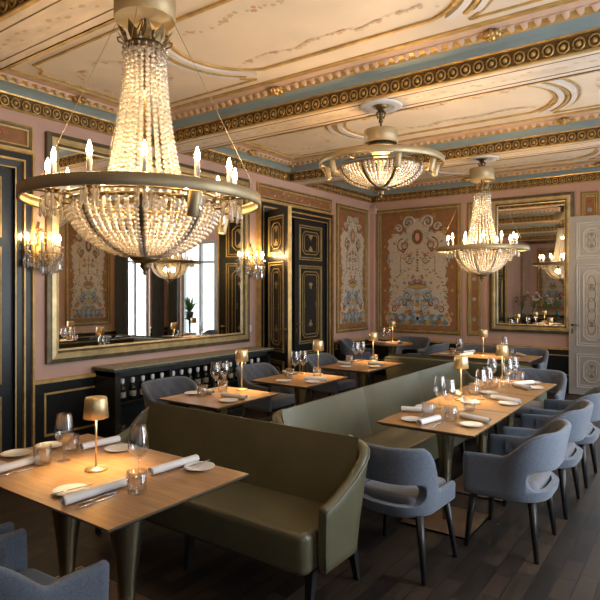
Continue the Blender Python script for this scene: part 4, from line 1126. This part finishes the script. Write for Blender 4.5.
# far table and corner table
FT = 'far table below the back mirror'
put('wg', wg, 'wine glass at the left end of the ' + FT, 2.60, 7.82); put('wg', wg, 'wine glass at the right end of the ' + FT, 3.07, 8.36)
put('tm', tm, 'water tumbler at the left end of the ' + FT, 2.50, 7.86); put('tm', tm, 'water tumbler at the right end of the ' + FT, 3.2, 8.2)
NK('rolled napkin at the left of the ' + FT, 2.62, 7.76, 2.72, 8.0); NK('rolled napkin left of the lamp near the back edge, ' + FT, 2.55, 8.1, 2.62, 8.38)
NK('rolled napkin at the right end of the ' + FT, 3.25, 8.36, 3.42, 8.14); put('pl', pl, 'white side plate at the right end of the ' + FT, 3.32, 7.95); put('pl', pl, 'white side plate at the left end of the ' + FT, 2.36, 7.85)
put('wg', wg, 'wine glass on the left of the round corner table', .72, 9.14); put('wg', wg, 'wine glass beside the lamp on the round corner table', .755, 9.29)
NK('rolled napkin on the left of the round corner table', .76, 8.86, .93, 8.78); NK('rolled napkin on the right of the round corner table', 1.05, 9.1, 1.2, 8.9)
put('pl', pl, 'white side plate at the front of the round corner table', .98, 8.88)

# bar cabinet with bottles --------------------------------------------------------
t = thing('bar_cabinet', 'low black bar cabinet with marble top under the big mirror', 'cabinet', (.022, 3.71, 0), PI/2)
Lc, dp, hc = 2.62, .36, .815
b = MB(); b.box(0, -dp, 0, Lc, -.005, .10); b.box(0, -dp, .10, .07, -.005, hc); b.box(Lc-.07, -dp, .10, Lc, -.005, hc); b.box(0, -.02, .1, Lc, -.005, hc); b.box(0, -dp, hc-.06, Lc, -.02, hc)
for x in (.77, 1.47): b.box(x-.018, -dp, .1, x+.018, -.02, hc)
frame(b, -.0, .1, .0, .2, [(0, 0, 0), (0, 0, 0)]); b.build('carcass', 'cabinet', t)
b = MB(); b.box(-.03, -dp-.03, hc, Lc+.03, 0, hc+.032, 0); b.box(-.032, -dp-.033, hc+.026, Lc+.032, 0, hc+.036, 1); b.build('top', ['marble', 'marbleedge'], t)
BAYS = ((.07, .752), (.788, 1.452), (1.488, 2.49))
for x0, x1 in BAYS:
    b = MB(); b.box(x0, -dp+.01, .46, x1, -.02, .48); b.build('shelf', 'cabinet', t)
bt = thing('bottle', 'dark wine bottle with white cap, first from the left in the bar cabinet', 'bottle', (0, 0, 0), 0, 'white-capped bottles on the cabinet shelf')
b = MB(); b.lathe([(0, 0), (.036, 0), (.038, .004), (.038, .135), (.03, .16), (.015, .178), (.0145, .20), (0, .20)], 16); b.build('body', 'bottle', bt)
b = MB(); b.lathe([(.0155, .185), (.0165, .188), (.022, .20), (.023, .235), (.018, .243), (0, .245)], 14); b.build('cap', 'cap', bt)
b = MB(); b.lathe([(.0383, .04), (.0385, .041), (.0385, .10), (.0383, .101)], 16); b.build('bottle_label', 'lab', bt)
ords = 'first second third fourth fifth sixth seventh eighth ninth tenth eleventh twelfth thirteenth fourteenth fifteenth sixteenth seventeenth'.split()
idx = 0
for bi, (x0, x1) in enumerate(BAYS):
    n = (5, 5, 7)[bi]
    for k in range(n):
        u = x0 + (x1-x0)*(k+.5)/n; p = (.022 + dp - .065, 3.71 + u, .481)
        lb = 'dark bottle with white cap, %s from the left in the cabinet\'s %s bay' % (ords[k], ('left', 'middle', 'right')[bi])
        if idx == 0: bt.location = p; bt['label'] = lb
        else: dup(bt, lb, p)
        idx += 1
gl = None; gi = 0
for bi, (x0, x1) in enumerate(BAYS):
    n = (5, 5, 7)[bi]
    for k in range(n):
        u = x0 + (x1-x0)*(k+.5)/n
        lb = 'upturned drinking glass below the bottles, %s from the left in the cabinet\'s %s bay' % (ords[k], ('left', 'middle', 'right')[bi])
        p = (.022 + dp - .075, 3.71 + u + .012, .101)
        if gl is None:
            b = MB(); b.lathe([(.036, 0), (.038, .001), (.034, .10), (.03, .12), (0, .122), (0, .118), (.028, .116), (.036, 0)], 16); gl = tag(b.build('drinking_glass', 'glass', None, p), lb, 'glass', 'upturned glasses on the cabinet floor')
        else: dup(gl, lb, p)

# things only the mirrors show ---------------------------------------------------
t = thing('console_table', 'dark console table with vases standing behind the viewer, seen in the back mirror', 'table', (.85, -.10, 0))
b = MB(); b.rbox(-.65, -.2, .74, .65, .2, .78, .01); b.build('tabletop', 'stone', t)
for x in (-.6, .6):
    for y in (-.16, .16):
        b = MB(); b.tube([(x, y, 0), (x, y, .745)], [.018, .028], 8); b.build('leg', 'stone', t)
def vase(x, lb, pm, seed):
    t = thing('flower_vase', lb, 'vase', (x*1.15, -.10, .781), 0, 'vases of flowers on the console'); rr = random.Random(seed)
    b = MB(); b.lathe([(0, 0), (.045, 0), (.06, .08), (.05, .18), (.035, .24), (.042, .27), (.035, .268), (.03, .24), (0, .2)], 16); b.build('vase_body', 'pot', t)
    b = MB(); f = MB()
    for k in range(16):
        a = rr.uniform(0, 2*PI); r = rr.uniform(.05, .2); z = rr.uniform(.38, .85)
        b.tube([(0, 0, .24), (r*.4*cos(a), r*.4*sin(a), z*.7), (r*cos(a), r*sin(a), z)], .004, 4)
        for q in range(3):
            aa = a + rr.uniform(-1.5, 1.5); l = .09; p = (r*.6*cos(a), r*.6*sin(a), z*.8)
            b.add([p, (p[0] + l*.5*cos(aa) - .02*sin(aa), p[1] + l*.5*sin(aa) + .02*cos(aa), p[2]+.03), (p[0] + l*cos(aa), p[1] + l*sin(aa), p[2]+.02), (p[0] + l*.5*cos(aa) + .02*sin(aa), p[1] + l*.5*sin(aa) - .02*cos(aa), p[2]+.03)], [(0, 1, 2, 3)])
        if k % 2: 
            for q in range(6): f.ball((r*cos(a) + rr.uniform(-.03, .03), r*sin(a) + rr.uniform(-.03, .03), z + rr.uniform(-.02, .03)), .022, 6, 4)
    b.build('foliage', 'leaf', t); f.build('flowers', pm, t)
for x, lb, pm, s_ in ((.30, 'vase of red and green flowers on the console, left end', 'petalr', 1), (.62, 'vase of white flowers on the console, second from left', 'petalw', 2), (.95, 'vase of white flowers on the console, third from left', 'petalw', 3), (1.27, 'vase of red flowers on the console, right end', 'petalr', 4)): vase(x, lb, pm, s_)
t = thing('potted_fern', 'green fern on a tall stand before the garden window', 'plant', (4.78, 9.62, 0)); rr = random.Random(9)
b = MB(); b.lathe([(0, 0), (.14, 0), (.14, .02), (.03, .05), (.022, .5), (.03, .95), (.12, .98), (.12, 1.0), (0, 1.0)], 16); b.build('stand', 'legwood', t)
b = MB(); b.lathe([(0, 1.001), (.08, 1.001), (.11, 1.15), (.1, 1.16), (.095, 1.14), (0, 1.13)], 16); b.build('pot', 'pot', t)
b = MB()
for k in range(46):
    a = rr.uniform(0, 2*PI); L = rr.uniform(.25, .45); up = rr.uniform(.1, .42); rows = []
    for q in range(6):
        u = q/5; r = L*u; z = 1.14 + up*sin(u*PI*.7); w_ = .022*(1-u*.8); rows.append([(r*cos(a) - w_*sin(a), r*sin(a) + w_*cos(a), z), (r*cos(a) + w_*sin(a), r*sin(a) - w_*cos(a), z)])
    b.grid(rows)
b.build('fronds', 'leaf', t)

# ------------------------------------------------------------------ light
DAY = (.85, .92, 1.)
for i, (w0, w1) in enumerate(WIN):
    light('AREA', 'daylight', (W+.24, (w0+w1)/2, 1.7), (3, 2, 68, 60, 36)[i], DAY, None, 2.6, (0, PI/2, 0), None, w1-w0-.1)
light('AREA', 'daylight', ((OPN[0]+OPN[1])/2, D+.24, 1.5), 15, DAY, None, OPN[1]-OPN[0]-.1, (-PI/2, 0, 0), None, 2.7)
wd = bpy.data.worlds.new('daylight_sky'); SC.world = wd; wd.use_nodes = True
bg = wd.node_tree.nodes['Background']; bg.inputs[0].default_value = (.80, .90, 1., 1); bg.inputs[1].default_value = 1.1

# ------------------------------------------------------------------ camera
cam = bpy.data.cameras.new('camera'); co = bpy.data.objects.new('camera', cam); COL.objects.link(co)
co.location = (5.43, 0, 1.68); co.rotation_euler = (PI/2, 0, math.radians(35.6))
cam.sensor_width = 36; cam.lens = 36*566/600; cam.shift_y = -10/600; cam.clip_start = .05
SC.camera = co
SC.view_settings.view_transform = 'Standard'; SC.view_settings.look = 'None'; SC.view_settings.gamma = 1; SC.view_settings.use_curve_mapping = False
SC.view_settings.exposure = .8
cy = SC.cycles
cy.max_bounces = 7; cy.diffuse_bounces = 3; cy.glossy_bounces = 4; cy.transmission_bounces = 4; cy.transparent_max_bounces = 24
cy.caustics_reflective = False; cy.caustics_refractive = False; cy.sample_clamp_indirect = 4.; cy.sample_clamp_direct = 0.
cy.use_denoising = True
